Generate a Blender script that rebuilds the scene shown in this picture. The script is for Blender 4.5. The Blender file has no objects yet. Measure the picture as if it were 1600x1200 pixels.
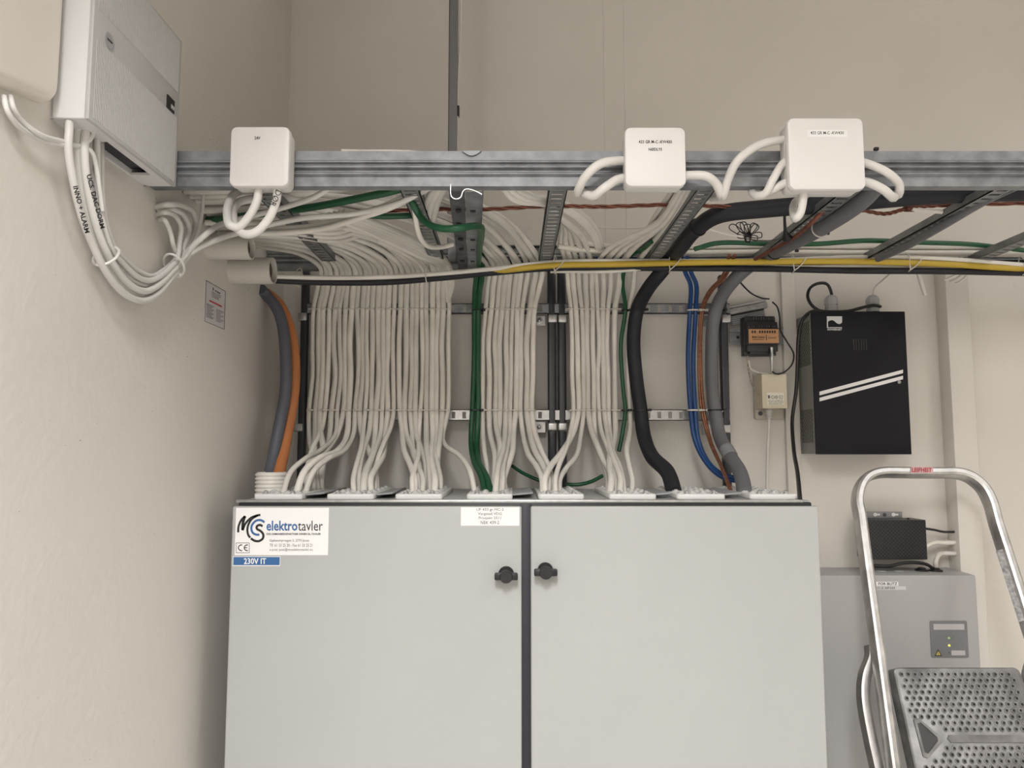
import bpy, bmesh, math, random
from mathutils import Vector, Matrix
random.seed(7)
S = bpy.context.scene
COL = S.collection
# ------------------------------------------------------------------ camera
F = 1150.0
CZ = 1.6
PITCH = math.atan(103.0 / F)
cam = bpy.data.cameras.new('camera')
cam.sensor_width = 36.0
cam.lens = F / 1600.0 * 36.0
cam.clip_start = 0.02
camo = bpy.data.objects.new('camera', cam)
camo.location = (0, 0, CZ)
camo.rotation_euler = (math.pi / 2 + PITCH, 0, 0)
COL.objects.link(camo)
S.camera = camo
# ------------------------------------------------------------------ world, lamps, exposure
w = bpy.data.worlds.new('world'); S.world = w; w.use_nodes = True
w.node_tree.nodes['Background'].inputs[0].default_value = (1.0, 0.97, 0.92, 1)
w.node_tree.nodes['Background'].inputs[1].default_value = 0.05
S.view_settings.view_transform = 'Standard'
S.view_settings.look = 'None'
S.view_settings.gamma = 1
S.view_settings.exposure = 0.08
S.view_settings.use_curve_mapping = False
def lamp(name, loc, sx, sy, power, spread=160, col=(1.0, 0.985, 0.985)):
    l = bpy.data.lights.new(name, 'AREA'); l.shape = 'RECTANGLE'; l.size = sx; l.size_y = sy
    l.energy = power; l.color = col; l.spread = math.radians(spread)
    o = bpy.data.objects.new(name, l); o.location = loc; COL.objects.link(o)
    return o
lamp('ceiling_lamp_near', (2.0, 0.3, 2.93), 0.4, 1.3, 13, 160)
lamp('ceiling_lamp_behind', (-0.1, -0.85, 2.93), 0.4, 1.3, 92, 139)
lamp('ceiling_lamp_far', (0.8, -1.9, 2.93), 1.3, 0.4, 10, 150)
# ------------------------------------------------------------------ pixel -> place helpers (photo frame 1600x1200)
cp, sp_ = math.cos(PITCH), math.sin(PITCH)
def ray(u, v):
    a = (u - 800.0) / F; b = (600.0 - v) / F
    return Vector((a, cp - b * sp_, sp_ + b * cp))
C0 = Vector((0, 0, CZ))
def P(u, v, Y):
    d = ray(u, v); return C0 + d * (Y / d.y)
def PX(u, v, X):
    d = ray(u, v); return C0 + d * (X / d.x)
def PZ(u, Y, z):               # point at depth Y, height z, column u
    k = (z - CZ) / Y           # d.z/d.y
    b = (cp * k - sp_) / (cp + sp_ * k)
    a = (u - 800.0) / F
    d = Vector((a, cp - b * sp_, sp_ + b * cp))
    return C0 + d * (Y / d.y)
# ------------------------------------------------------------------ materials
MATS = {}
def mat(name, col, rough=0.5, metal=0.0, noise=0.0, nscale=40, bump=0.0, bscale=200, rand=0.0, spec=None, stretch=None, emit=None, aniso=0):
    if name in MATS: return MATS[name]
    m = bpy.data.materials.new(name); m.use_nodes = True
    nt = m.node_tree; b = nt.nodes['Principled BSDF']
    b.inputs['Base Color'].default_value = (*col, 1)
    b.inputs['Roughness'].default_value = rough
    b.inputs['Metallic'].default_value = metal
    if spec is not None: b.inputs['Specular IOR Level'].default_value = spec
    tc = nt.nodes.new('ShaderNodeTexCoord'); mp = nt.nodes.new('ShaderNodeMapping')
    nt.links.new(tc.outputs['Object'], mp.inputs[0])
    if stretch: mp.inputs['Scale'].default_value = stretch
    last = None
    if noise > 0:
        n = nt.nodes.new('ShaderNodeTexNoise'); n.inputs['Scale'].default_value = nscale; n.inputs['Detail'].default_value = 6
        nt.links.new(mp.outputs[0], n.inputs['Vector'])
        mx = nt.nodes.new('ShaderNodeMix'); mx.data_type = 'RGBA'; mx.blend_type = 'MIX'
        mr = nt.nodes.new('ShaderNodeMapRange'); mr.inputs[1].default_value = 0.3; mr.inputs[2].default_value = 0.7
        nt.links.new(n.outputs['Fac'], mr.inputs[0]); nt.links.new(mr.outputs[0], mx.inputs[0])
        mx.inputs[6].default_value = (*[c * (1 - noise) for c in col], 1)
        mx.inputs[7].default_value = (*[min(1, c * (1 + noise)) for c in col], 1)
        last = mx.outputs[2]
        if metal > 0.3:
            mr2 = nt.nodes.new('ShaderNodeMapRange'); mr2.inputs[3].default_value = rough * 0.75; mr2.inputs[4].default_value = min(1, rough * 1.3)
            nt.links.new(n.outputs['Fac'], mr2.inputs[0]); nt.links.new(mr2.outputs[0], b.inputs['Roughness'])
    if rand > 0:
        oi = nt.nodes.new('ShaderNodeObjectInfo'); mr = nt.nodes.new('ShaderNodeMapRange')
        mr.inputs[3].default_value = 1 - rand; mr.inputs[4].default_value = 1 + rand * 0.6
        nt.links.new(oi.outputs['Random'], mr.inputs[0])
        vm = nt.nodes.new('ShaderNodeVectorMath'); vm.operation = 'SCALE'
        if last: nt.links.new(last, vm.inputs[0])
        else: vm.inputs[0].default_value = col
        nt.links.new(mr.outputs[0], vm.inputs['Scale']); last = vm.outputs[0]
    if last: nt.links.new(last, b.inputs['Base Color'])
    if bump > 0:
        n2 = nt.nodes.new('ShaderNodeTexNoise'); n2.inputs['Scale'].default_value = bscale; n2.inputs['Detail'].default_value = 4
        nt.links.new(mp.outputs[0], n2.inputs['Vector'])
        bp = nt.nodes.new('ShaderNodeBump'); bp.inputs['Strength'].default_value = bump; bp.inputs['Distance'].default_value = 0.002
        nt.links.new(n2.outputs['Fac'], bp.inputs['Height']); nt.links.new(bp.outputs[0], b.inputs['Normal'])
    if emit:
        b.inputs['Emission Color'].default_value = (*emit[0], 1); b.inputs['Emission Strength'].default_value = emit[1]
    MATS[name] = m
    return m
def perforated(name, col, hole, pitch, radius, axes=(0, 2), rough=0.5):
    """staggered round holes in a sheet, pattern in object space"""
    if name in MATS: return MATS[name]
    m = mat(name, col, rough); nt = m.node_tree; b = nt.nodes['Principled BSDF']
    tc = nt.nodes.new('ShaderNodeTexCoord'); sx = nt.nodes.new('ShaderNodeSeparateXYZ')
    nt.links.new(tc.outputs['Object'], sx.inputs[0])
    def M(op, a, bb=None, cc=None):
        n = nt.nodes.new('ShaderNodeMath'); n.operation = op
        for i, x in enumerate((a, bb, cc)):
            if x is None: continue
            if isinstance(x, (int, float)): n.inputs[i].default_value = x
            else: nt.links.new(x, n.inputs[i])
        return n.outputs[0]
    A = sx.outputs[axes[0]]; B = sx.outputs[axes[1]]
    def grid(off):
        fa = M('SUBTRACT', M('FRACT', M('ADD', M('DIVIDE', A, pitch), off + 50)), 0.5)
        fb = M('SUBTRACT', M('FRACT', M('ADD', M('DIVIDE', B, pitch), off + 50)), 0.5)
        return M('SQRT', M('ADD', M('MULTIPLY', fa, fa), M('MULTIPLY', fb, fb)))
    d = M('MINIMUM', grid(0), grid(0.5)); h = M('LESS_THAN', d, radius)
    mx = nt.nodes.new('ShaderNodeMix'); mx.data_type = 'RGBA'
    mx.inputs[6].default_value = (*col, 1); mx.inputs[7].default_value = (*hole, 1)
    nt.links.new(h, mx.inputs[0]); nt.links.new(mx.outputs[2], b.inputs['Base Color'])
    return m
WALL = mat('wall_paint', (0.70, 0.665, 0.61), 0.6, noise=0.03, nscale=3, bump=0.35, bscale=60)
WHITECAB = mat('cabinet_grey_paint', (0.405, 0.414, 0.405), 0.45, noise=0.02, nscale=4, bump=0.08, bscale=900)
GREYBOX = mat('grey_enclosure_paint', (0.40, 0.395, 0.39), 0.45, noise=0.02, nscale=4, bump=0.08, bscale=900)
PVC = mat('white_pvc_sheath', (0.72, 0.69, 0.63), 0.42, rand=0.12, noise=0.05, nscale=25)
PVCB = mat('bright_white_pvc_sheath', (0.70, 0.68, 0.645), 0.4, rand=0.05)
BOXW = mat('white_box_plastic', (0.735, 0.71, 0.69), 0.45, noise=0.01, nscale=10)
CREAM = mat('cream_plastic', (0.78, 0.73, 0.655), 0.45)
PANEL = mat('light_grey_plastic', (0.72, 0.71, 0.70), 0.45)
PANELC = mat('grey_cover_plastic', (0.50, 0.495, 0.48), 0.5)
GALV = mat('galvanised_steel', (0.255, 0.265, 0.28), 0.5, metal=0.45, noise=0.3, nscale=35, bump=0.05, bscale=150)
GALVD = mat('dull_galvanised_steel', (0.27, 0.28, 0.285), 0.5, metal=0.7, noise=0.2, nscale=45)
ZINC = mat('bright_zinc', (0.50, 0.50, 0.50), 0.33, metal=0.85, noise=0.1, nscale=60)
DARKTUBE = mat('dark_grey_steel_tube', (0.055, 0.058, 0.065), 0.32, metal=0.4)
BLACK = mat('black_plastic', (0.012, 0.012, 0.014), 0.4)
BLACKCAB = mat('black_powder_coat', (0.009, 0.009, 0.013), 0.6, bump=0.05, bscale=800, spec=0.25)
BLKCABLE = mat('black_rubber_sheath', (0.016, 0.017, 0.022), 0.55, spec=.35)
GREYCABLE = mat('grey_sheath', (0.14, 0.14, 0.15), 0.48)
SLATE = mat('slate_grey_sheath', (0.105, 0.11, 0.135), 0.5)
ORANGE = mat('orange_sheath', (0.52, 0.19, 0.065), 0.45)
GREEN = mat('green_sheath', (0.008, 0.078, 0.03), 0.4)
BLUE = mat('blue_sheath', (0.010, 0.055, 0.19), 0.4)
YELLOW = mat('yellow_sheath', (0.52, 0.36, 0.035), 0.45)
COPPER = mat('copper_strand', (0.19, 0.07, 0.045), 0.45, metal=0.5, noise=0.35, nscale=80)
COPPER2 = mat('bright_copper_strand', (0.27, 0.115, 0.065), 0.42, metal=0.5, noise=0.3, nscale=120)
INK = mat('black_ink', (0.012, 0.012, 0.012), 0.6)
INKG = mat('grey_ink', (0.10, 0.10, 0.11), 0.6)
PAPER = mat('white_label', (0.82, 0.81, 0.80), 0.4)
BLUEINK = mat('blue_ink', (0.035, 0.12, 0.30), 0.5)
REDINK = mat('red_ink', (0.45, 0.03, 0.05), 0.5)
TIE = mat('clear_nylon_tie', (0.62, 0.59, 0.53), 0.35)
ALU = mat('worn_aluminium', (0.56, 0.55, 0.535), 0.36, metal=0.85, noise=0.22, nscale=30)
ALUT = mat('dirty_tread_aluminium', (0.24, 0.24, 0.24), 0.5, metal=0.7, noise=0.5, nscale=18)
PIPE = mat('pale_pvc_pipe', (0.60, 0.57, 0.515), 0.5)
FLOORM = mat('grey_floor_coating', (0.50, 0.49, 0.47), 0.45, noise=0.06, nscale=8)
CEILM = mat('white_ceiling_paint', (0.72, 0.71, 0.69), 0.8)
BEIGE = mat('beige_adapter_plastic', (0.60, 0.53, 0.40), 0.45)
# ------------------------------------------------------------------ mesh building
class MB:
    def __init__(s): s.v = []; s.f = []
    def add(s, vs, fs):
        k = len(s.v); s.v += [Vector(x) for x in vs]; s.f += [[i + k for i in f] for f in fs]; return s
    def box(s, lo, hi, bev=0.0, seg=2, M=None):
        lo = Vector(lo); hi = Vector(hi)
        bm = bmesh.new(); bmesh.ops.create_cube(bm, size=1)
        c = (lo + hi) / 2; d = hi - lo
        for x in bm.verts: x.co = Vector((x.co.x * d.x, x.co.y * d.y, x.co.z * d.z)) + c
        if bev > 0:
            bmesh.ops.bevel(bm, geom=list(bm.edges), offset=min(bev, 0.49 * min(abs(d.x), abs(d.y), abs(d.z))), segments=seg, profile=0.5, affect='EDGES')
        bm.verts.index_update()
        vs = [x.co.copy() for x in bm.verts]
        if M is not None: vs = [M @ x for x in vs]
        s.add(vs, [[x.index for x in f.verts] for f in bm.faces]); bm.free(); return s
    def prism(s, poly, d, cap=True):
        """polygon of 3D points extruded by vector d"""
        n = len(poly); d = Vector(d)
        vs = [Vector(p) for p in poly] + [Vector(p) + d for p in poly]
        fs = [[i, (i + 1) % n, n + (i + 1) % n, n + i] for i in range(n)]
        if cap: fs += [list(range(n))[::-1], list(range(n, 2 * n))]
        return s.add(vs, fs)
    def roundslab(s, lo, hi, r, bev=0.003, axis='y', n=6):
        """slab with rounded outline in the plane across `axis`, eased front edge"""
        lo = Vector(lo); hi = Vector(hi)
        ia = {'x': (1, 2, 0), 'y': (0, 2, 1), 'z': (0, 1, 2)}[axis]
        def outline(ins, t):
            a0, a1, b0, b1 = lo[ia[0]] + ins, hi[ia[0]] - ins, lo[ia[1]] + ins, hi[ia[1]] - ins
            rr = max(r - ins, 0.0002); pts = []
            for cx, cy, st in ((a1 - rr, b1 - rr, 0), (a0 + rr, b1 - rr, 90), (a0 + rr, b0 + rr, 180), (a1 - rr, b0 + rr, 270)):
                for k in range(n + 1):
                    an = math.radians(st + 90 * k / n)
                    q = [0, 0, 0]; q[ia[0]] = cx + rr * math.cos(an); q[ia[1]] = cy + rr * math.sin(an); q[ia[2]] = t
                    pts.append(Vector(q))
            return pts
        t0, t1 = lo[ia[2]], hi[ia[2]]
        rings = [outline(bev, t0), outline(bev * 0.3, t0 + bev * 0.3), outline(0, t0 + bev), outline(0, t1 - bev), outline(bev * 0.3, t1 - bev * 0.3), outline(bev, t1)]
        return s.loft(rings, True)
    def loft(s, rings, cap=True, closed=True):
        n = len(rings[0]); vs = [p for r_ in rings for p in r_]; fs = []
        for j in range(len(rings) - 1):
            for i in range(n if closed else n - 1):
                a = j * n + i; b = j * n + (i + 1) % n
                fs.append([a, b, b + n, a + n])
        if cap and closed:
            fs.append(list(range(n))[::-1]); fs.append([(len(rings) - 1) * n + i for i in range(n)])
        return s.add(vs, fs)
    def tube(s, pts, r, n=8, cap=True):
        pts = [Vector(p) for p in pts]; m = len(pts)
        if not isinstance(r, (list, tuple)): r = [r] * m
        T = []
        for i in range(m):
            t = pts[min(i + 1, m - 1)] - pts[max(i - 1, 0)]
            T.append(t.normalized() if t.length > 1e-9 else Vector((0, 0, 1)))
        a = Vector((0, 0, 1)) if abs(T[0].z) < 0.9 else Vector((1, 0, 0))
        N = (a - T[0] * a.dot(T[0])).normalized(); rings = []
        for i in range(m):
            N = N - T[i] * N.dot(T[i])
            N = N.normalized() if N.length > 1e-6 else T[i].orthogonal().normalized()
            B = T[i].cross(N)
            rings.append([pts[i] + (N * math.cos(2 * math.pi * k / n) + B * math.sin(2 * math.pi * k / n)) * r[i] for k in range(n)])
        return s.loft(rings, cap)
    def cyl(s, a, b, r, n=16, r2=None):
        return s.tube([a, b], [r, r if r2 is None else r2], n)
    def lathe(s, base, axis, prof, n=16):
        """prof: list of (distance along axis, radius)"""
        base = Vector(base); ax = Vector(axis).normalized(); N = ax.orthogonal().normalized(); B = ax.cross(N)
        rings = [[base + ax * t + (N * math.cos(2 * math.pi * k / n) + B * math.sin(2 * math.pi * k / n)) * max(r, 1e-5) for k in range(n)] for t, r in prof]
        return s.loft(rings, True)
    def ribbon(s, pts, wd, up):
        """flat stroke through points, lying in the plane whose normal is `up`"""
        pts = [Vector(p) for p in pts]; up = Vector(up).normalized(); L = []; R = []
        for i, p in enumerate(pts):
            t = (pts[min(i + 1, len(pts) - 1)] - pts[max(i - 1, 0)]).normalized(); q = t.cross(up)
            wv = wd[i] if isinstance(wd, (list, tuple)) else wd
            L.append(p + q * wv / 2); R.append(p - q * wv / 2)
        n = len(pts)
        return s.add(L + R, [[i, i + 1, n + i + 1, n + i] for i in range(n - 1)])
    def torus(s, c, axis, R, r, n=16, k=6):
        c = Vector(c); ax = Vector(axis).normalized(); N = ax.orthogonal().normalized(); B = ax.cross(N); rings = []
        for i in range(n + 1):
            a = 2 * math.pi * i / n; d = N * math.cos(a) + B * math.sin(a)
            rings.append([c + d * (R + r * math.cos(2 * math.pi * j / k)) + ax * r * math.sin(2 * math.pi * j / k) for j in range(k)])
        return s.loft(rings, False)
def spline(pts, seg=10):
    """Catmull-Rom through the points (centripetal-ish, chord scaled tangents)"""
    pts = [Vector(p) for p in pts]; out = []
    if len(pts) == 2: return pts
    n = len(pts)
    for i in range(n - 1):
        p0 = pts[max(i - 1, 0)]; p1 = pts[i]; p2 = pts[i + 1]; p3 = pts[min(i + 2, n - 1)]
        d1 = max((p1 - p0).length, 1e-6) ** 0.5; d2 = max((p2 - p1).length, 1e-6) ** 0.5; d3 = max((p3 - p2).length, 1e-6) ** 0.5
        m1 = (p2 - p1); m2 = (p2 - p1)
        if i > 0: m1 = ((p1 - p0) / d1 - (p2 - p0) / (d1 + d2) + (p2 - p1) / d2) * d2
        if i < n - 2: m2 = ((p2 - p1) / d2 - (p3 - p1) / (d2 + d3) + (p3 - p2) / d3) * d2
        for k in range(seg):
            t = k / seg; t2 = t * t; t3 = t2 * t
            out.append(p1 * (2 * t3 - 3 * t2 + 1) + m1 * (t3 - 2 * t2 + t) + p2 * (-2 * t3 + 3 * t2) + m2 * (t3 - t2))
    out.append(pts[-1]); return out
WL = {}      # world location of each object
def props(o, label=None, cat=None, group=None, kind=None):
    if label: o['label'] = label
    if cat: o['category'] = cat
    if group: o['group'] = group
    if kind: o['kind'] = kind
    return o
def obj(name, mb, m, parent=None, label=None, cat=None, group=None, kind=None, smooth=True, ang=38):
    if isinstance(mb, bpy.types.Mesh):
        me = mb; vs = [v.co for v in me.vertices]
    else: vs = mb.v
    lo = Vector([min(v[i] for v in vs) for i in range(3)]); hi = Vector([max(v[i] for v in vs) for i in range(3)])
    c = Vector(((lo.x + hi.x) / 2, (lo.y + hi.y) / 2, lo.z))
    if isinstance(mb, bpy.types.Mesh):
        me.transform(Matrix.Translation(-c))
    else:
        me = bpy.data.meshes.new(name); me.from_pydata([tuple(v - c) for v in vs], [], mb.f); me.update()
        bm = bmesh.new(); bm.from_mesh(me); bmesh.ops.recalc_face_normals(bm, faces=bm.faces); bm.to_mesh(me); bm.free()
        if smooth:
            me.polygons.foreach_set('use_smooth', [True] * len(me.polygons)); me.set_sharp_from_angle(angle=math.radians(ang))
    me.materials.clear(); me.materials.append(m)
    o = bpy.data.objects.new(name, me); COL.objects.link(o)
    if parent is not None: o.parent = parent; o.location = c - WL[parent.name]
    else: o.location = c
    WL[o.name] = c
    return props(o, label, cat, group, kind)
def thing(name, loc, label, cat, group=None, kind=None):
    o = bpy.data.objects.new(name, None); o.empty_display_size = 0.05; COL.objects.link(o)
    o.location = loc; WL[o.name] = Vector(loc)
    return props(o, label, cat, group, kind)
def struct(name, mb, m, label=None): return obj(name, mb, m, label=label, kind='structure')
_fc = {}
def text_mesh(body, bold=0.0):
    cu = bpy.data.curves.new('lettering', 'FONT'); cu.body = body; cu.resolution_u = 2; cu.offset = bold
    cu.align_x = 'LEFT'; t = bpy.data.objects.new('lettering', cu); COL.objects.link(t)
    dg = bpy.context.evaluated_depsgraph_get(); me = bpy.data.meshes.new_from_object(t.evaluated_get(dg))
    bpy.data.objects.remove(t); return me
def text(body, org, right, up, m, parent, bold=0.0, name='lettering', label=None):
    """lettering fitted into the parallelogram org + s*right + t*up"""
    me = text_mesh(body, bold); org = Vector(org); right = Vector(right); up = Vector(up)
    xs = [v.co.x for v in me.vertices]; ys = [v.co.y for v in me.vertices]
    x0, x1, y0, y1 = min(xs), max(xs), min(ys), max(ys)
    for v in me.vertices:
        v.co = org + right * ((v.co.x - x0) / (x1 - x0)) + up * ((v.co.y - y0) / (y1 - y0))
    return obj(name, me, m, parent, label=label)
def textpx(body, u0, v0, u1, v1, Y, m, parent, bold=0.0):
    """lettering on an upright surface at depth Y covering the box (u0,v0)-(u1,v1)"""
    o = P(u0, v1, Y); return text(body, o, P(u1, v1, Y) - o, P(u0, v0, Y) - o, m, parent, bold)
ORD = 'first second third fourth fifth sixth seventh eighth ninth tenth eleventh twelfth thirteenth fourteenth fifteenth sixteenth seventeenth eighteenth nineteenth twentieth twenty-first twenty-second twenty-third twenty-fourth twenty-fifth twenty-sixth twenty-seventh twenty-eighth'.split()
def cable(pts, r, m, label, group=None, name='cable', seg=8, n=8, cat='cable', parent=None):
    mb = MB().tube(spline(pts, seg), r, n)
    return obj(name, mb, m, parent, label, None if parent else cat, group, ang=60)
def px(lst): return [P(*q) for q in lst]

def specks(m, sites, scale, thr, col):
    """dark plaster crumbs and scuffs of the surface itself around drilled holes (world positions of the holes)"""
    nt = m.node_tree; b = nt.nodes['Principled BSDF']; geo = nt.nodes.new('ShaderNodeNewGeometry')
    n = nt.nodes.new('ShaderNodeTexNoise'); n.inputs['Scale'].default_value = scale; n.inputs['Detail'].default_value = 3
    nt.links.new(geo.outputs['Position'], n.inputs['Vector'])
    tot = None
    for c, r in sites:
        d = nt.nodes.new('ShaderNodeVectorMath'); d.operation = 'DISTANCE'; d.inputs[1].default_value = c
        nt.links.new(geo.outputs['Position'], d.inputs[0])
        mr = nt.nodes.new('ShaderNodeMapRange'); mr.inputs[1].default_value = 0; mr.inputs[2].default_value = r; mr.inputs[3].default_value = 1; mr.inputs[4].default_value = 0
        nt.links.new(d.outputs['Value'], mr.inputs[0])
        if tot is None: tot = mr.outputs[0]
        else:
            mx = nt.nodes.new('ShaderNodeMath'); mx.operation = 'MAXIMUM'; nt.links.new(tot, mx.inputs[0]); nt.links.new(mr.outputs[0], mx.inputs[1]); tot = mx.outputs[0]
    a = nt.nodes.new('ShaderNodeMath'); a.operation = 'MULTIPLY_ADD'; nt.links.new(tot, a.inputs[0]); a.inputs[1].default_value = 0.10; nt.links.new(n.outputs['Fac'], a.inputs[2])
    g = nt.nodes.new('ShaderNodeMath'); g.operation = 'GREATER_THAN'; nt.links.new(a.outputs[0], g.inputs[0]); g.inputs[1].default_value = thr
    mx = nt.nodes.new('ShaderNodeMix'); mx.data_type = 'RGBA'; nt.links.new(g.outputs[0], mx.inputs[0])
    old = b.inputs['Base Color'].links[0].from_socket; nt.links.new(old, mx.inputs[6]); mx.inputs[7].default_value = (*col, 1)
    nt.links.new(mx.outputs[2], b.inputs['Base Color'])
# ================================================================== the room
XW = -0.614; YB = 1.95; XR = 2.7; YF = -2.6; ZC = 3.0
struct('floor', MB().box((XW - .1, YF - .1, -.1), (XR + .1, YB + .1, 0)), FLOORM)
struct('ceiling', MB().box((XW - .1, YF - .1, ZC), (XR + .1, YB + .1, ZC + .1)), CEILM)
WB = struct('wall_back', MB().box((XW - .1, YB, 0), (XR + .1, YB + .1, ZC)), WALL)
WALL2 = WALL.copy(); WALL2.name = 'wall_paint_with_crumbs'
specks(WALL2, [(PX(335, 215, XW), .10), (PX(250, 318, XW), .05), (PX(390, 440, XW), .10), (PX(330, 300, XW), .08), (PX(292, 545, XW), .05)], 170, 0.775, (.10, .08, .06))
WLft = struct('wall_left', MB().box((XW - .1, YF, 0), (XW, YB, ZC)), WALL2)
struct('wall_right', MB().box((XR, YF, 0), (XR + .1, YB, ZC)), WALL)
struct('wall_front', MB().box((XW - .1, YF - .1, 0), (XR + .1, YF, ZC)), WALL)
for u, wd in ((944, .004), (975.5, .003)):          # painted-over board joints, a hair proud of the wall
    x = P(u, 100, YB).x
    obj('panel_seam', MB().box((x - wd / 2, YB - .0012, 1.9), (x + wd / 2, YB + .002, ZC), .0005, 1), WALL, WB)
# boxed-in column right of the black power unit and slim trunking left of it
xa = P(1457, 430, YB).x; xb = P(1513, 430, YB - .05).x
struct('trim_1', MB().box((xa + .004, YB - .05, 0.05), (xb, YB, P(1470, 402, YB).z), .003), WALL, 'painted boxed-in duct standing out from the back wall')
x0 = P(1222, 560, YB).x; x1 = P(1243, 560, YB).x
struct('trim_2', MB().box((x0, YB - .014, 0.05), (x1, YB, P(1230, 415, YB).z), .002), WALL, 'slim painted wall trunking left of the black power unit')
# ================================================================== the large two-door distribution cabinet
YD = 1.47
def D(u, v, d=0.0): return P(u, v, YD - d)
zt = D(800, 783).z; xl = D(364, 784).x; xr = D(1277, 784).x
DC = thing('distribution_cabinet', ((xl + xr) / 2, (YD + YB) / 2, 0), 'large pale grey two-door electrical distribution cabinet under the cables', 'cabinet')
TOPZ = zt
obj('body', MB().box((xl + .004, YD + .022, 0.0), (xr - .004, YB - .012, TOPZ), .004), WHITECAB, DC)
gz = D(800, 791).z
obj('gasket', MB().box((xl + .008, YD + .008, .08), (xr - .008, YD + .024, TOPZ - .003), .002), BLACK, DC, 'black rubber gasket behind the doors')
obj('roof_lip', MB().box((xl + .002, YD + .010, TOPZ - .005), (xr - .024, YD + .03, TOPZ + .002), .0015), ZINC, DC, 'bright metal lip along the roof edge')
for (ua, ub) in ((363, 815), (829, 1279)):
    a = D(ua, 792).x; b = D(ub, 792).x
    dr = obj('door', MB().box((a, YD, .06), (b, YD + .014, gz), .004, 3), WHITECAB, DC)
    hu, hv = ((791, 902) if ua < 500 else (852, 896))
    c = D(hu, hv - 5); hb = MB()
    hb.lathe((c.x, YD + .002, c.z), (0, -1, 0), [(0, .0155), (.006, .0155), (.008, .014), (.008, .0125), (.012, .012)], 24)
    hb.lathe((c.x, YD - .008, c.z - .001), (0, -1, 0), [(0, .0095), (.012, .0125), (.02, .0125), (.022, .0115)], 24)
    hb.box((c.x - .0225, YD - .028, c.z - .0075), (c.x + .0225, YD - .012, c.z + .0055), .0025)
    obj('lock_knob', hb, BLACK, dr, 'black wing knob lock')
a = D(816, 792).x; b = D(828, 792).x
obj('centre_post', MB().box((a - .004, YD + .006, .07), (b + .004, YD + .02, gz + .004), .001), mat('dark_blue_black_seal', (.014, .014, .022), .45), DC, 'black strip between the doors')
# gland plates on the roof
GPX = [(396, 472), (510, 584), (617, 691), (729, 801), (841, 913), (952, 1026), (1058, 1134), (1172, 1247)]
GPY = 1.52
for i, (ua, ub) in enumerate(GPX):
    a = PZ(ua, GPY, TOPZ).x; b = PZ(ub, GPY, TOPZ).x
    g = obj('gland_plate', MB().roundslab((a, GPY, TOPZ), (b, 1.80, TOPZ + .011), .006, .0025, 'z', 3), mat('gland_plate_white', (.74, .74, .72), .5), DC)
    nb = MB()
    for r_ in range(5):
        for q in range(4):
            cx = a + (b - a) * (.16 + .225 * q); cy = GPY + .03 + .052 * r_
            nb.lathe((cx, cy, TOPZ + .0105), (0, 0, 1), [(0, .0085), (.003, .0085), (.0035, .007), (.0035, .0045), (.0055, .004)], 10)
    obj('grommet', nb, mat('grommet_grey', (.55, .55, .53), .5), g, kind='stuff')
    for q in (.22, .78):
        cx = a + (b - a) * q; s_ = MB()
        s_.lathe((cx, GPY + .008, TOPZ + .011), (0, 0, 1), [(0, .006), (.002, .006), (.0025, .003), (.004, .003)], 12)
        s_.torus((cx, GPY + .008, TOPZ + .0135), (0, 1, 0), .0042, .0011, 12, 5)
        obj('wing_screw', s_, ZINC, g)
    if i in (0, 1, 5, 6, 3):
        b2 = b + (GPX[min(i + 1, 7)][0] - ub) / F * GPY * .8
        M_ = Matrix.Translation(((b + b2) / 2, 1.64, TOPZ + .010)) @ Matrix.Rotation(math.radians(-5), 4, 'Y')
        h = (b2 - b) / 2
        obj('flange_cover', MB().box((-h, -.1, -.002), (h, .1, .002), .001, 1, M_), mat('flange_grey', (.33, .335, .34), .45), DC)
# --- MCS sticker on the left door
YS = YD - .0006; YI = YD - .0011
def sticker(u0, v0, u1, v1, Y, name, m, parent, label, r=.0008):
    a = P(u0, v1, Y); b = P(u1, v0, Y)
    return obj(name, MB().box((a.x, Y, a.z), (b.x, Y + .0008, b.z)), m, parent, label)
st = sticker(366.5, 793.5, 514, 867.5, YS, 'maker_sticker', PAPER, DC, 'white maker sticker with black and blue logo')
def zz(x, y): return P(340 + x / 8.0, 770 + y / 8.0, YI)
def strokes(lst, wd, m, parent, label=None, nm='logo_stroke'):
    mb = MB()
    for pl, w_ in zip(lst, wd): mb.ribbon(spline([zz(*q) for q in pl], 8), w_, (0, -1, 0))
    return obj(nm, mb, m, parent, label)
k8 = YI / F / 8
strokes([[(257, 495), (262, 420), (300, 335), (345, 292)], [(342, 290), (318, 370), (312, 468)], [(312, 468), (345, 390), (410, 318), (470, 290), (535, 275)],
         [(505, 280), (430, 325), (384, 400), (372, 470), (385, 530), (408, 562)]], [26 * k8, 34 * k8, 26 * k8, 26 * k8], INK, st)
strokes([[(562, 418), (530, 402), (492, 418), (490, 448), (540, 480), (570, 520), (565, 570), (520, 602), (465, 600), (415, 570)]], [28 * k8], INK, st)
strokes([[(586, 368), (540, 342), (480, 350), (432, 400), (422, 450), (440, 500), (480, 522), (522, 524)]], [26 * k8], BLUEINK, st)
def zt_(body, x0, y0, x1, y1, m, par, bold=0.0):
    return textpx(body, 340 + x0 / 8.0, 770 + y0 / 8.0, 340 + x1 / 8.0, 770 + y1 / 8.0, YI, m, par, bold)
zt_('elektro', 610, 348, 998, 475, BLUEINK, st, .02)
zt_('tavler', 1004, 348, 1315, 475, INK, st, .0)
zt_('DIN SAMARBEIDSPARTNER INNEN EL-TAVLER', 612, 502, 1290, 528, INK, st, .02)
zt_('Gjefsenmyrvegen 5, 2770 Jaren', 650, 580, 1142, 620, INKG, st)
zt_('Tlf. 61 33 25 20 - Fax 61 33 25 21', 650, 636, 1186, 674, INKG, st)
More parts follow.
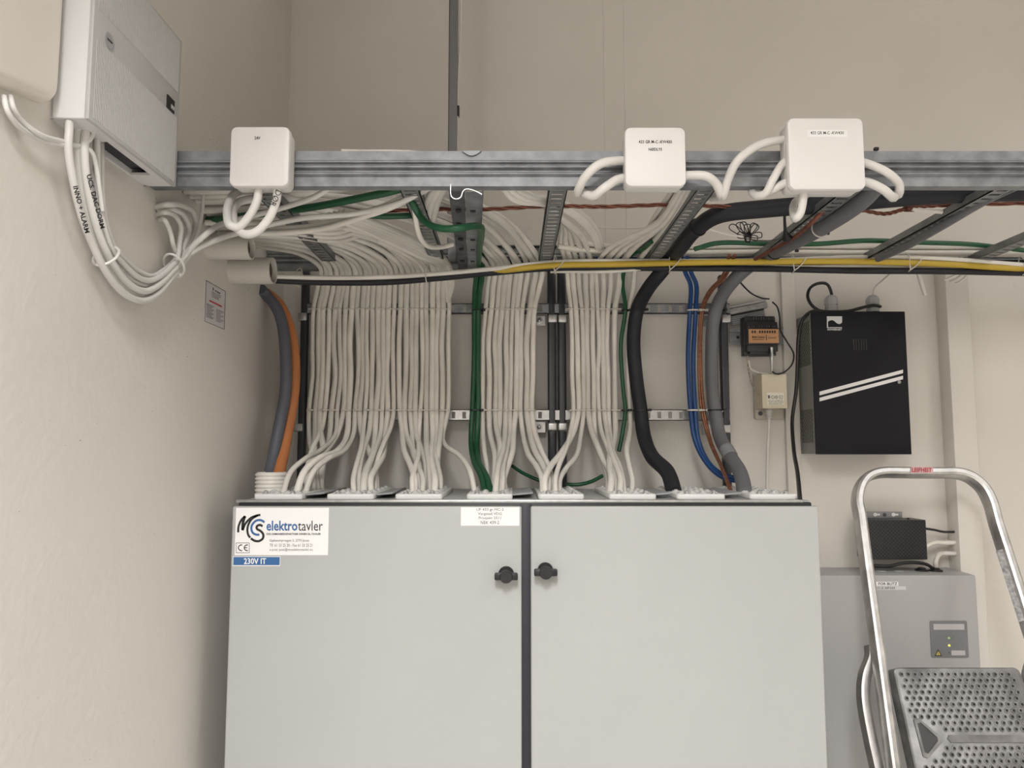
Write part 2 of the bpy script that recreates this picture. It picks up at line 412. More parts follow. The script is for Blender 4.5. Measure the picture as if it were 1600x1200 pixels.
zt_('e-post: post@mcselektrotavler.no', 650, 692, 1190, 734, INKG, st)
ce = MB()
for q in ([(232, 626), (396, 626)], [(396, 626), (396, 750)], [(396, 750), (232, 750)], [(232, 750), (232, 626)]): ce.ribbon([zz(*x) for x in q], 5 * k8, (0, -1, 0))
def arc(cx, cy, rx, ry, a0, a1, n=10): return [zz(cx + rx * math.cos(math.radians(a0 + (a1 - a0) * i / n)), cy - ry * math.sin(math.radians(a0 + (a1 - a0) * i / n))) for i in range(n + 1)]
ce.ribbon(arc(300, 687, 40, 36, 80, 280), 11 * k8, (0, -1, 0)); ce.ribbon(arc(372, 687, 40, 36, 80, 280), 11 * k8, (0, -1, 0))
ce.ribbon([zz(335, 687), zz(368, 687)], 10 * k8, (0, -1, 0))
obj('conformity_mark', ce, INK, st)
vs_ = sticker(363.5, 869.5, 438, 884.5, YS, 'voltage_sticker', mat('voltage_border_white', (.8, .8, .8), .4), DC, 'blue voltage sticker with white lettering')
sticker(364.3, 870.3, 437.2, 883, YS - .0003, 'blue_field', BLUEINK, vs_, None)
textpx('230V IT', 381, 872, 416, 881.5, YI - .0003, PAPER, vs_, .02)
ids = sticker(720, 792.5, 811.5, 821.5, YS, 'identity_label', PAPER, DC, 'white printed label beside the door gap')
for i, (t_, a_, b_) in enumerate((('UF 433 gr.MC-2', 744.5, 787), ('Vargstad VDG', 747, 784), ('Prosjekt 2511', 748, 783), ('NEK 439-2', 751, 780))):
    textpx(t_, a_, 794 + 6.6 * i, b_, 799.2 + 6.6 * i, YI, INKG, ids)
# ================================================================== cable ladder
YR = 1.205; ZR0 = P(600, 291, YR).z; ZR1 = P(600, 236, YR).z; YR2 = 1.775
LAD = thing('cable_ladder', (0.3, 1.5, ZR0), 'long galvanised cable ladder spanning the room above the cabinet', 'cable ladder')
H = ZR1 - ZR0
def railprof(y, s_):     # open C profile with pressed ridges; s_ = direction towards the inside
    pr = [(.020, 0), (0, 0), (0, .26), (-.006, .31), (-.0062, .345), (.001, .41), (.001, .46), (-.006, .50), (-.0062, .535), (.001, .60), (.001, .63), (-.004, .66), (-.0042, .69), (0, .74), (0, 1), (.020, 1)]
    out = [(y + s_ * a, ZR0 + b * H) for a, b in pr]
    inn = [(y + s_ * (a + (.002 if 0 < i < len(pr) - 1 else 0)), ZR0 + min(max(b * H, .002), H - .002)) for i, (a, b) in enumerate(pr)]
    return out + inn[::-1]
def rail(y, s_, x0_, x1_, name, m, label):
    pr = railprof(y, s_); return obj(name, MB().loft([[Vector((x, a, b)) for a, b in pr] for x in (x0_, x1_)], True), m, LAD, label, ang=25)
XL1 = 1.9
rail(YR, 1, XW + .003, XL1, 'front_side_rail', GALV, 'ridged galvanised side rail')
rail(YR2 + .022, -1, XW + .003, XL1, 'rear_side_rail', GALVD, None)
def slotted(x0_, x1_, y0_, y1_, z0, z1, n, m, parent, name, lip=.012, along='y', label=None):
    """perforated strip: two long edges, cross bars, upturned flanges"""
    mb = MB()
    if along == 'y':
        e = (x1_ - x0_) * .2; t = z0 + .0018
        mb.box((x0_, y0_, z0), (x0_ + e, y1_, t)); mb.box((x1_ - e, y0_, z0), (x1_, y1_, t))
        mb.box((x0_, y0_, z0), (x0_ + .0018, y1_, z0 + lip)); mb.box((x1_ - .0018, y0_, z0), (x1_, y1_, z0 + lip))
        st_ = (y1_ - y0_) / n
        for i in range(n + 1):
            yc = y0_ + st_ * i; mb.box((x0_ + e, max(y0_, yc - st_ * .3), z0 + .0002), (x1_ - e, min(y1_, yc + st_ * .3), t - .0002))
    else:
        e = (z1 - z0) * .2; t = y0_ + .0018
        mb.box((x0_, y0_, z0), (x1_, t, z0 + e)); mb.box((x0_, y0_, z1 - e), (x1_, t, z1))
        mb.box((x0_, y0_, z0), (x1_, y0_ + lip, z0 + .0018)); mb.box((x0_, y0_, z1 - .0018), (x1_, y0_ + lip, z1))
        st_ = (x1_ - x0_) / n
        for i in range(n + 1):
            xc = x0_ + st_ * i; mb.box((max(x0_, xc - st_ * .33), y0_ + .0002, z0 + e), (min(x1_, xc + st_ * .33), t - .0002, z1 - e))
    return obj(name, mb, m, parent, label)
ZRG = ZR0 + .006
for i, u in enumerate((155, 395, 635, 874, 1112, 1350, 1590, 1830)):
    x = PZ(u, YR, ZR0).x
    if x < XW + .02 or x > XL1: continue
    slotted(x - .0165, x + .0165, YR + .004, YR2 + .018, ZRG, 0, 26, GALVD, LAD, 'rung', .016)
# rail joint plate and clip on the front rail
c_ = P(737, 240, YR - .004)
obj('rail_clip', MB().prism([P(722 + 30 * i / 8, 235 + 7.5 * math.sin(math.pi * i / 8) + .5, YR - .004) for i in range(9)], (0, .006, 0)), GALVD, LAD, 'half-moon clip on the top edge of the rail')
# bracket arm below the ladder
BA = MB()
f0, f1 = PZ(701, YR + .02, ZR0 - .001), PZ(754, YR + .02, ZR0 - .001)
r0, r1 = P(716, 421, 1.745), P(747, 421, 1.745)
q0, q1 = f0.lerp(f1, .47), r0.lerp(r1, .47)
dn = Vector((0, 0, -.010))
BA.add([f0, q0, q1, r0], [[0, 1, 2, 3]])
BA.prism([f0, q0, q1, r0], (0, 0, .002)); BA.prism([q0 + Vector((.001, 0, -.003)), f1 + Vector((0, 0, -.003)), r1 + Vector((0, 0, -.003)), q1 + Vector((.001, 0, -.003))], (0, 0, .002))
BA.prism([f0, r0, r0 + Vector((-.002, 0, .03)), f0 + Vector((-.002, 0, .02))], (.002, 0, 0)); BA.prism([f1, r1, r1 + Vector((0, 0, .02)), f1 + Vector((0, 0, .02))], (.002, 0, 0))
arm = thing('bracket_arm', ((f0 + f1) / 2), 'galvanised bracket arm reaching back under the ladder in the middle', 'bracket')
obj('arm_channel', BA, GALV, arm)
sl = MB()
for t_ in (.18, .33, .52, .66, .84):
    for s_ in (.24, .72):
        c_ = f0.lerp(f1, s_).lerp(r0.lerp(r1, s_), t_); sl.box(c_ + Vector((-.005, -.006, -.0045)), c_ + Vector((.005, .006, -.0015)), .001, 1)
obj('slot', sl, BLACK, arm, 'small punched slots', kind='stuff')
hk = [P(u, v, YR - .006) for u, v in ((704.5, 288), (704, 300), (706, 308), (713, 311), (720, 308), (723, 300), (727, 296), (735, 296), (748, 301), (753, 304))]
obj('rim_wire', MB().tube(spline(hk, 5), .0012, 6), ZINC, arm, 'bright bent rim at the end of the arm')
# ceiling hanger post
HP = thing('hanger_post', (P(708, 100, 1.70).x, 1.70, ZR0), 'grey steel post hanging the ladder from the ceiling', 'post')
xh = P(709, 100, 1.70).x
obj('post_channel', MB().box((xh - .0095, 1.69, ZR0 + .004), (xh + .0095, 1.715, ZC)), mat('grey_steel_post', (.20, .20, .21), .42, metal=.5), HP)
obj('post_flange', MB().box((xh - .0135, 1.712, ZR0 + .05), (xh - .0095, 1.73, ZC)), DARKTUBE, HP)
cable([Vector((xh + .011, 1.70, ZC - .01)), Vector((xh + .016, 1.70, 2.75)), P(719, 60, 1.70), P(716, 120, 1.70), P(715, 165, 1.70), P(714.5, 240, 1.70)], .0022, PVC, 'thin white wire running down beside the ceiling hanger post', name='thin_wire')
obj('black_clip', MB().box(P(714, 181, 1.697), P(718, 166, 1.703) + Vector((0, .004, 0)), .001), BLACK, HP, 'small black wire clip')
# ================================================================== wall posts, struts, clamps behind the hanging cables
YP = 1.905
def wpost(u, wd, top, bot, name, label):
    x = P(u, 560, YP).x; r_ = wd / 2 / F * YP
    o = thing(name, (x, YP, P(u, bot, YP).z), label, 'post')
    obj('tube', MB().box((x - r_, YP - r_, P(u, bot, YP).z), (x + r_, YP + r_, P(u, top, YP).z), r_ * .55, 3), DARKTUBE, o)
    return o
PO = [wpost(862, 13, 405, 790, 'support_tube', 'dark steel tube, left one of the central pair on back wall'),
      wpost(878, 13, 405, 790, 'support_tube', 'dark steel tube, right one of the central pair on back wall'),
      wpost(475, 12, 400, 790, 'support_tube', 'dark steel tube beside the orange cable near the corner'),
      wpost(1131, 13, 430, 790, 'support_tube', 'dark steel tube behind the thick grey cable on the right')]
def saddle(u, v, post, plate, label=None):
    x = P(u, v, YP).x; z = P(u, v, YP).z; r_ = .0125
    obj('saddle_clip', MB().box((x - r_, YP - .0135, z - .011), (x + r_, YP + .014, z + .011), .004, 3), ZINC, post)
    if plate:
        pu = plate; px_ = P(pu, v, YP + .02).x
        pl = obj('fixing_plate', MB().box((px_ - .014, YP + .018, z - .015), (px_ + .016, YP + .021, z + .014), .001, 1), ZINC, post)
        obj('screw', MB().lathe((px_ - .001, YP + .018, z), (0, -1, 0), [(0, .009), (.001, .009), (.0015, .005), (.004, .0045), (.005, .003)], 14), ZINC, pl)
for v in (499, 667):
    saddle(863, v, PO[0], 843); saddle(879, v, PO[1], None)
    saddle(1133, v - (0 if v < 600 else -3), PO[3], 1105)
saddle(474, 496, PO[2], None); saddle(468, 668, PO[2], None)
YT = 1.895
for v0, v1, lab, m_ in ((474, 490, 'upper slotted cable strut running behind all the hanging cables', GALV), (640, 657, 'lower slotted cable strut running behind all the hanging cables', ZINC)):
    z0_, z1_ = P(800, v1, YT).z, P(800, v0, YT).z; xa_, xb_ = P(480, v0, YT).x, P(1140, v0, YT).x
    o = thing('cable_strut', ((xa_ + xb_) / 2, YT, z0_), lab, 'strut')
    slotted(xa_, xb_, YT, YT, z0_, z1_, 39, m_, o, 'slotted_strip', .012, 'x')
# ================================================================== junction boxes on the front rail
def jbox(u0, v0, u1, v1, Y, depth, label, lines):
    a = P(u0, v1, Y); b = P(u1, v0, Y); r_ = .011
    o = thing('junction_box', ((a.x + b.x) / 2, Y + depth, a.z), label, 'junction box', 'junction boxes on the ladder rail')
    obj('lid', MB().roundslab((a.x, Y, a.z), (b.x, Y + .016, b.z), r_, .004, 'y', 6), BOXW, o)
    obj('base', MB().roundslab((a.x + .0015, Y + .0145, a.z + .0015), (b.x - .0015, Y + depth, b.z - .0015), r_, .002, 'y', 6), mat('white_box_base', (.68, .66, .63), .45), o)
    for t_, x0_, y0_, x1_, y1_ in lines:
        textpx(t_, x0_, y0_, x1_, y1_, Y - .0004, INK, o, .015)
    return o
jb1 = jbox(357, 197, 453, 291, 1.163, .037, 'white junction box marked 24V on the left of the ladder rail', [('24V', 397.5, 213, 407, 218)])
jb2 = jbox(977, 198, 1071, 291, 1.163, .037, 'white junction box marked NØDLYS on the ladder rail', [('433 GR M-C -KW430', 998, 219, 1050, 224), ('NØDLYS', 1013.5, 231, 1034.5, 235.5)])
jb3 = jbox(1234, 183.5, 1349, 296, 1.158, .042, 'largest white junction box, with a label strip, on the right of the rail', [('433 GR M-C -KW430', 1266.5, 205, 1318.5, 210)])
a = P(1262, 214, 1.1577); b = P(1324, 203, 1.1577)
obj('label_strip', MB().box((a.x, 1.1576, a.z), (b.x, 1.1582, b.z)), PAPER, jb3)
WJ = 'cables looping out of the junction boxes'
B1 = 1.183
cable(px([(404, 293, B1), (402, 312, B1), (390, 337, B1), (372, 355, B1), (360, 352, 1.18), (355, 335, 1.2), (360, 312, 1.24), (378, 300, 1.30)]) + [PZ(470, 1.36, ZR0 + .03)], .0072, PVCB, 'white cable looping from under the 24V box, left of two', WJ)
cable(px([(434, 293, B1), (432, 312, B1), (421, 340, B1), (401, 362, B1), (384, 366, 1.185), (370, 357, 1.195), (364, 338, 1.22), (375, 315, 1.27)]) + [PZ(480, 1.40, ZR0 + .05)], .0072, PVCB, 'white cable lettered DØR looping from under the 24V box', WJ)
d0 = P(436, 298, B1 - .0085); d1 = P(425, 322, B1 - .0085); up_ = P(441, 302, B1 - .0085) - P(432, 298, B1 - .0085)
text('DØR', d0 - up_ * .5, (d1 - d0), up_, INK, bpy.data.objects['cable.001'])
cable(px([(982, 251, 1.186), (966, 251, 1.183), (936, 257, 1.168), (914, 277, 1.175), (903, 299, 1.20)]) + [PZ(912, 1.26, ZR0 + .012), PZ(935, 1.34, ZR0 + .03)], .0076, PVCB, 'upper white cable looping out of the NØDLYS box to the left', WJ)
cable(px([(982, 278, 1.186), (966, 280, 1.183), (944, 294, 1.175), (928, 306, 1.186), (916, 304, 1.20), (912, 296, 1.24)]) + [PZ(935, 1.32, ZR0 + .05)], .0076, PVCB, 'lower white cable looping out of the NØDLYS box to the left', WJ)
cable(px([(1060, 276, 1.186), (1078, 274, 1.183), (1102, 275, 1.175), (1118, 286, 1.186), (1126, 303, 1.20)]) + [PZ(1120, 1.27, ZR0 + .004), PZ(1100, 1.34, ZR0 + .03)], .0076, PVCB, 'white cable curving out of the NØDLYS box to the right', WJ)
cable(px([(1245, 216, 1.186), (1224, 218, 1.183), (1183, 228, 1.168), (1152, 252, 1.168), (1137, 282, 1.186), (1131, 305, 1.20)]) + [PZ(1128, 1.27, ZR0 + .012), PZ(1112, 1.35, ZR0 + .03)], .0072, PVCB, 'long white cable arching from the largest box down to the left', WJ)
cable(px([(1245, 245, 1.186), (1226, 253, 1.183), (1208, 280, 1.175), (1196, 302, 1.186), (1183, 306, 1.20), (1174, 296, 1.24)]) + [PZ(1200, 1.33, ZR0 + .04)], .0068, PVCB, 'white cable hooking left under the rail from the largest box', WJ)
cable(px([(1245, 282, 1.186), (1226, 286, 1.183), (1208, 296, 1.186), (1196, 302, 1.21)]) + [PZ(1205, 1.28, ZR0 + .03)], .0068, PVCB, 'short white cable stub at the lower left of the largest box', WJ)
cable(px([(1256, 290, 1.183), (1255, 312, 1.183), (1250, 334, 1.186), (1244, 341, 1.19), (1240, 334, 1.22), (1241, 318, 1.27)]) + [PZ(1260, 1.36, ZR0 + .04)], .0068, PVCB, 'white cable hanging below the largest junction box', WJ)
cable(px([(1340, 252, 1.186), (1356, 256, 1.183), (1385, 269, 1.175), (1404, 287, 1.186), (1405, 302, 1.20)]) + [PZ(1392, 1.27, ZR0 + .01), PZ(1400, 1.36, ZR0 + .04)], .0072, PVCB, 'upper white cable curling out right of the largest box', WJ)
cable(px([(1340, 283, 1.186), (1356, 285, 1.183), (1380, 296, 1.175), (1394, 308, 1.186), (1398, 304, 1.22)]) + [PZ(1392, 1.29, ZR0 + .03)], .0076, PVCB, 'lower white cable curling out right of the largest box', WJ)

cable([PZ(283, 1.222, ZR1 + .002), PZ(320, 1.222, ZR1 + .0035), PZ(356, 1.222, ZR1 + .002), PZ(420, 1.222, ZR1 + .001)], .0022, COPPER, 'thin red-brown wire lying on top of the rail left of the 24V box', name='thin_wire')
# ================================================================== hanging white cables
ZL = ZR0 + .030          # cable bed just above the rungs
ZU = ZR0 - .004
def dropcable(i, ud, ut1, ut2, ue, Y0, z0, r, label, group, xs=None, dy=0.0, ye=None, mid=None, start=None, um=None):
    """runs along the ladder, dips between the rails, down past both struts, into a gland plate"""
    rnd = random.Random(i * 13 + 5)
    xd = P(ud, 432, 1.745).x
    ye = 1.62 if ye is None else ye
    yt = 1.868 + dy
    if start is None:
        x0_ = XW + .004 if xs is None else xs
        lead = .17 + .10 * rnd.random()
        pts = [Vector((x0_, Y0, z0))]
        if xd - lead - .12 > x0_: pts.append(Vector((xd - lead - .08, Y0 + .004, z0 + .003 * rnd.uniform(-1, 1))))
        pts += [Vector((xd - lead * .55, Y0 + (1.73 - Y0) * .45, z0 + .002)), Vector((xd - lead * .2, Y0 + (1.73 - Y0) * .85, z0 - .006))]
    else: pts = list(start)
    pts += [P(ud + rnd.uniform(-.6, .6), 418, 1.742 + dy), P(ud * .65 + ut1 * .35, 448, 1.79 + dy), P(ut1, 483, yt)]
    for k_ in (.33, .66):
        pts.append(P((ut1 + (ut2 - ut1) * k_ if um is None else um) + rnd.uniform(-1.3, 1.3), 483 + 157 * k_, yt + rnd.uniform(-.004, .004)))
    pts.append(P(ut2, 641, yt))
    if mid: pts += [P(*q) for q in mid]
    else:
        de = ue - ut2
        j1, j2, j3 = rnd.uniform(-3, 3), rnd.uniform(-7, 7), rnd.uniform(-8, 8)
        pts += [P(ut2 + de * .12 + j1 * .5, 672 + j3, 1.855 + dy), P(ut2 + de * .45 + j2, 706 + j3, 1.80 + (ye - 1.80) * .25), P(ut2 + de * .80 + j2 * .6, 728 + j3 * .5, 1.80 + (ye - 1.80) * .6), P(ue + j1 * .7, 750, 1.80 + (ye - 1.80) * .88)]
    e_ = PZ(ue, ye, TOPZ + .008); pts.append(e_)
    return cable(pts, r, PVC, label, group, seg=6)
# --- wide left row: 26 cables
T1 = [490, 499, 505, 515, 524, 531, 540, 550, 558, 567, 574, 582, 591, 599, 607, 616, 626, 635, 644, 651, 659, 666, 676, 685, 693, 702]
TM = [488, 498, 505, 513, 523, 531, 540, 547, 560, 567, 573, 581, 592, 600, 606, 615, 624, 635, 644, 650, 660, 667, 675, 682, 691, 701]
T2 = [483, 493, 500, 508, 518, 527, 537, 545, 555, 562, 571, 580, 588, 597, 606, 615, 625, 632, 641, 649, 657, 666, 675, 682, 691, 700]
E1 = [497, 490, 503, 480, 486, 442, 470, 463, 477, 588, 553, 562, 568, 574, 580, 586, 648, 655, 660, 667, 645, 673, 679, 688, 683, 742]
YE = [1.70, 1.68, 1.72, 1.66, 1.70, 1.57, 1.64, 1.585, 1.60, 1.68, 1.60, 1.62, 1.60, 1.63, 1.61, 1.66, 1.60, 1.63, 1.61, 1.65, 1.59, 1.63, 1.60, 1.66, 1.70, 1.60]
for i in range(26):
    ud = T1[i] + (7 if i < 6 else 2) - (i - 13) * .25
    Y0 = 1.655 - i * .0098; z0 = ZL + (.014 if i % 2 else 0.0)
    mid = None
    if i in (7, 8, 5): mid = [(T2[i] - 2, 676, 1.85), (T2[i] - 18 - (10 if i == 5 else 0), 705, 1.74), (E1[i] + 36, 716, 1.66), (E1[i] + 12, 738, 1.61)]
    if i == 25: mid = [(692, 680, 1.85), (696, 696, 1.80), (718, 712, 1.72), (735, 738, 1.64)]
    dropcable(i, ud, T1[i], T2[i], E1[i], Y0, z0, .0060 + .0018 * ((i * 7) % 5) / 4, ORD[i] + ' white cable from the left in the wide row below the ladder', 'white cables in the wide left row', ye=YE[i], mid=mid, um=TM[i])
# --- middle row: 10 cables between green pair and central tubes
T1 = [759, 768, 777, 785, 793, 801, 808, 816, 828, 835]
TM = [754, 764, 774, 781, 791, 799, 808, 815, 824, 832]
T2 = [754, 764, 774, 781, 790, 797, 806, 813, 823, 831]
UD = [763, 772, 781, 789, 796, 806, 813, 824, 836, 847]
E2 = [763, 771, 775, 780, 774, 784, 789, 848, 856, 862]
YE = [1.71, 1.66, 1.64, 1.60, 1.57, 1.60, 1.66, 1.57, 1.61, 1.65]
for i in range(10):
    Y0 = 1.385 - i * .0125; z0 = ZL + .008 + (.014 if i % 2 else 0.0)
    dropcable(40 + i, UD[i], T1[i], T2[i], E2[i], Y0, z0, .0060 + .0018 * ((i * 3) % 5) / 4, ORD[i] + ' white cable from the left between the green pair and central tubes', 'white cables in the middle row', ye=YE[i], um=TM[i])
# --- right row: 10 cables between the central tubes and the black cable
T1 = [892, 900, 909, 917, 926, 934, 942, 950, 961, 983]
TM = [893, 902, 911, 918, 927, 935, 943, 949, 961, 982]
T2 = [896, 904, 912, 919, 928, 936, 944, 951, 961, 984]
UD = [886, 894, 903, 914, 924, 932, 944, 956, 970, 993]
E3 = [868, 852, 874, 950, 956, 962, 968, 975, 953, 987]
YE = [1.60, 1.565, 1.64, 1.70, 1.66, 1.62, 1.60, 1.63, 1.58, 1.68]
for i in range(10):
    st_ = None
    if i < 5:
        xd = P(UD[i], 432, 1.745).x
        st_ = [Vector((-.30, 1.255 + .006 * i, ZL + .05)), Vector((xd - .26, 1.27 + .01 * i, ZL + .046)), P(872 + 3 * i, 336 + 3 * i, 1.52), P(UD[i] - 10, 380, 1.67)]
    else:
        k = i - 5
        st_ = [PZ(1090 - (4 - k) * 4, 1.225, ZL - .004 + .004 * (k % 3)), PZ(1070 - (4 - k) * 4, 1.33, ZL - .008 + .006 * (k % 2)), PZ(1045 - (4 - k) * 5, 1.48, ZL - .010 + .006 * (k % 2)), PZ(UD[i] + 18, 1.67, ZL - .010)]
    dropcable(70 + i, UD[i], T1[i], T2[i], E3[i], 1.3, ZL, .0058 + .0018 * ((i * 3) % 5) / 4, ORD[i] + ' white cable from the left between central tubes and black cable', 'white cables in the right row', ye=YE[i], start=st_, um=TM[i])
# cable ties on the struts
tm = None
def ties(rows, v, Y, grp):
    for k, (ua, ub) in enumerate(rows):
        a_ = P(ua, v, Y).x; b_ = P(ub, v, Y).x; z = P(ua, v, Y).z; h = (b_ - a_) / 2; d = .0115
        ring = [Vector(((a_ + b_) / 2 + sx * h, Y + sy * d, z)) for sx, sy in ((-1, .4), (-.9, -.8), (-.5, -1), (.5, -1), (.9, -.8), (1, .4), (.8, 1), (-.8, 1))]
        mb = MB().loft([[q + Vector((0, 0, dz)) for q in ring] for dz in (-.0013, .0013)], False)
        mb.box(((a_ + b_) / 2 - .003, Y - d - .004, z - .0025), ((a_ + b_) / 2 + .003, Y - d + .001, z + .0025), .0008, 1)
        obj('cable_tie', mb, TIE, None, ORD[k] + ' ' + grp[0], 'cable tie', grp[1])
L1 = [(482, 501), (501, 519), (519, 536), (536, 554), (554, 571), (571, 586), (586, 603), (603, 619), (619, 636), (636, 653), (653, 669), (669, 687), (687, 706)]
L2 = [(479, 498), (498, 516), (516, 532), (532, 551), (551, 568), (568, 585), (585, 602), (602, 618), (618, 634), (634, 652), (652, 668), (668, 685), (685, 702)]
ties(L1, 484, 1.868, ('clear tie from the left on the upper strut, wide row of white cables', 'ties on the wide row, upper strut'))
ties(L2, 641, 1.868, ('clear tie from the left on the lower strut, wide row of white cables', 'ties on the wide row, lower strut'))
ties([(754, 771), (771, 787), (787, 801), (801, 821), (821, 840)], 484, 1.868, ('clear tie from the left on the upper strut, middle row of white cables', 'ties on the middle row, upper strut'))
ties([(750, 767), (767, 784), (784, 798), (798, 818), (818, 838)], 641, 1.868, ('clear tie from the left on the lower strut, middle row of white cables', 'ties on the middle row, lower strut'))
ties([(883, 900), (900, 915), (915, 931), (931, 953), (953, 971)], 484, 1.868, ('clear tie from the left on the upper strut, right row of white cables', 'ties on the right row, upper strut'))
ties([(888, 904), (904, 919), (919, 933), (933, 954), (954, 970)], 641, 1.868, ('clear tie from the left on the lower strut, right row of white cables', 'ties on the right row, lower strut'))
# ================================================================== coloured cables
YV = 1.862
for k, (du, l_) in enumerate(((0, 'left'), (9, 'right'))):
    cable(px([(742 + du, 362, 1.66), (744 + du, 395, 1.72), (744 + du, 432, 1.745), (742 + du * .8, 455, 1.80), (741 + du * .7, 484, YV), (741 + du * .6, 560, YV), (738 + du, 640, YV), (736 + du, 690, 1.84), (741 + du * .8, 722, 1.74), (752 + du * .9, 745, 1.66)]) + [PZ(758 + du, 1.60, TOPZ + .008)], .0064 + .001 * k, GREEN, 'green earth cable, ' + l_ + ' one of the pair beside the wide row', 'green pair')
cable(px([(985, 392, 1.72), (976, 420, 1.735), (973, 445, 1.79), (977, 484, 1.858), (970, 540, 1.858), (974, 610, 1.858), (977, 641, 1.858), (972, 680, 1.85), (967, 705, 1.84)]), .0052, GREEN, 'single green cable hanging between the white right row and black cable')
cable([PZ(1018, 1.60, ZL - .012)] + px([(1000, 392, 1.68), (985, 400, 1.71), (976, 424, 1.733)]), .0052, GREEN, 'short green cable arching behind the yellow cable')
cable(px([(800, 728, 1.80), (815, 738, 1.78), (836, 748, 1.76), (858, 756, 1.76)]), .0045, GREEN, 'short green wire behind the fanned cables left of central tubes')
cable(px([(884, 757, 1.78), (905, 757, 1.78), (925, 752, 1.77), (942, 743, 1.76)]), .0045, GREEN, 'short green wire behind the fanned cables right of central tubes')
cable([PZ(310, 1.47, ZL - .006)] + px([(345, 342, 1.42), (430, 331, 1.38), (480, 325, 1.36), (560, 310, 1.31), (615, 298, 1.28)]) + [PZ(680, 1.27, ZL + .01)], .0075, GREEN, 'green cable slanting up under the white cables left of the bracket')
cable(px([(520, 340, 1.44), (560, 336, 1.42), (600, 338, 1.42), (640, 337, 1.43), (668, 336, 1.45)]), .0062, GREEN, 'level green cable behind the leaning white bundle')
cable(px([(637, 306, 1.30), (645, 318, 1.30), (654, 334, 1.31), (668, 349, 1.30), (690, 357, 1.28), (715, 357, 1.27), (735, 354, 1.29), (750, 354, 1.32), (752, 366, 1.40), (749, 390, 1.56), (747, 415, 1.72)]), .0066, GREEN, 'green cable draped across the front of the bracket arm')
cable([PZ(1085, 1.66, ZL - .012)] + px([(1120, 380, 1.66), (1200, 381, 1.66), (1280, 381, 1.66), (1350, 376, 1.65), (1440, 379, 1.66), (1520, 382, 1.67), (1565, 387, 1.68), (1640, 396, 1.70)]), .0058, GREEN, 'long green cable running right along the back of the ladder')
# big black cable
cable([Vector((1.85, 1.33, ZL + .004)), PZ(1620, 1.325, ZL + .004), PZ(1440, 1.34, ZL + .001), PZ(1310, 1.37, ZL - .003), PZ(1200, 1.395, ZL - .005)] + px([(1125, 335, 1.42), (1087, 358, 1.50), (1062, 388, 1.63), (1048, 405, 1.727), (1034, 424, 1.738), (1012, 452, 1.80), (996, 484, 1.852), (990, 530, 1.856), (994, 590, 1.856), (1001, 641, 1.852), (1006, 680, 1.83), (1018, 712, 1.77), (1043, 738, 1.69)]) + [PZ(1054, 1.62, TOPZ + .006)], .0175, BLKCABLE, 'thick black cable crossing the ladder and dropping to the cabinet', seg=8, n=14, name='power_cable')
# thick grey cable
cable([PZ(1372, 1.24, ZL - .012)] + px([(1345, 315, 1.30), (1290, 352, 1.42), (1225, 386, 1.60), (1190, 404, 1.72), (1172, 415, 1.737), (1148, 436, 1.77), (1124, 470, 1.83), (1115, 500, 1.852), (1112, 560, 1.856), (1114, 620, 1.856), (1118, 645, 1.852), (1124, 680, 1.83), (1140, 712, 1.76), (1157, 740, 1.68)]) + [PZ(1164, 1.60, TOPZ + .006)], .0165, GREYCABLE, 'thick grey cable dropping from the ladder to the last gland plate', n=14, name='power_cable')
obj('grey_tape_band', MB().tube(px([(1134.5, 701, 1.777), (1141.5, 714, 1.755)]), .0178, 14), mat('grey_tape', (.22, .22, .23), .4), bpy.data.objects['power_cable.001'])
# slate-grey and orange cables in the corner
cable([PX(408, 452, XW + .004)] + px([(416, 461, 1.785), (430, 478, 1.78), (440, 502, 1.775), (446, 550, 1.765), (446, 610, 1.755), (436, 668, 1.735), (427, 715, 1.71)]) + [PZ(418, 1.655, TOPZ + .02)], .0135, SLATE, 'thick slate-grey cable bending down the corner into the ribbed conduit', n=14, name='power_cable')
cable(px([(416, 458, 1.82), (424, 464, 1.815), (436, 476, 1.81), (449, 502, 1.805), (459, 550, 1.795), (459, 610, 1.785), (450, 668, 1.76), (441, 715, 1.72)]) + [PZ(432, 1.64, TOPZ + .02)], .0138, ORANGE, 'thick orange cable bending down the corner into the ribbed conduit', n=14, name='power_cable')
fr = []
for k in range(9):
    b_ = P(413 + k % 3 * 2, 463 + k % 4, 1.80); a_ = b_ + Vector((-.02 - .004 * (k % 3), .004 * (k % 4) - .006, .012 + .004 * (k % 5)))
    fr.append((b_, a_))
mb = MB()
for b_, a_ in fr: mb.tube([b_, (a_ + b_) / 2 + Vector((0, 0, .003)), a_], .0013, 5)
obj('frayed_strand', mb, GREYCABLE, bpy.data.objects['power_cable.002'], 'dark frayed strands at the wall end', kind='stuff')
# ribbed conduit collar on the roof
cc = PZ(424, 1.648, TOPZ); prof = []
for k in range(6):
    t_ = .0085 * k; prof += [(t_, .033), (t_ + .002, .0355), (t_ + .005, .0355), (t_ + .007, .033)]
obj('ribbed_conduit', MB().lathe(cc, (0, 0, 1), prof + [(.052, .030), (.03, .029)], 28), PVC, None, 'short white ribbed conduit around the orange and slate cables', 'conduit', ang=70)
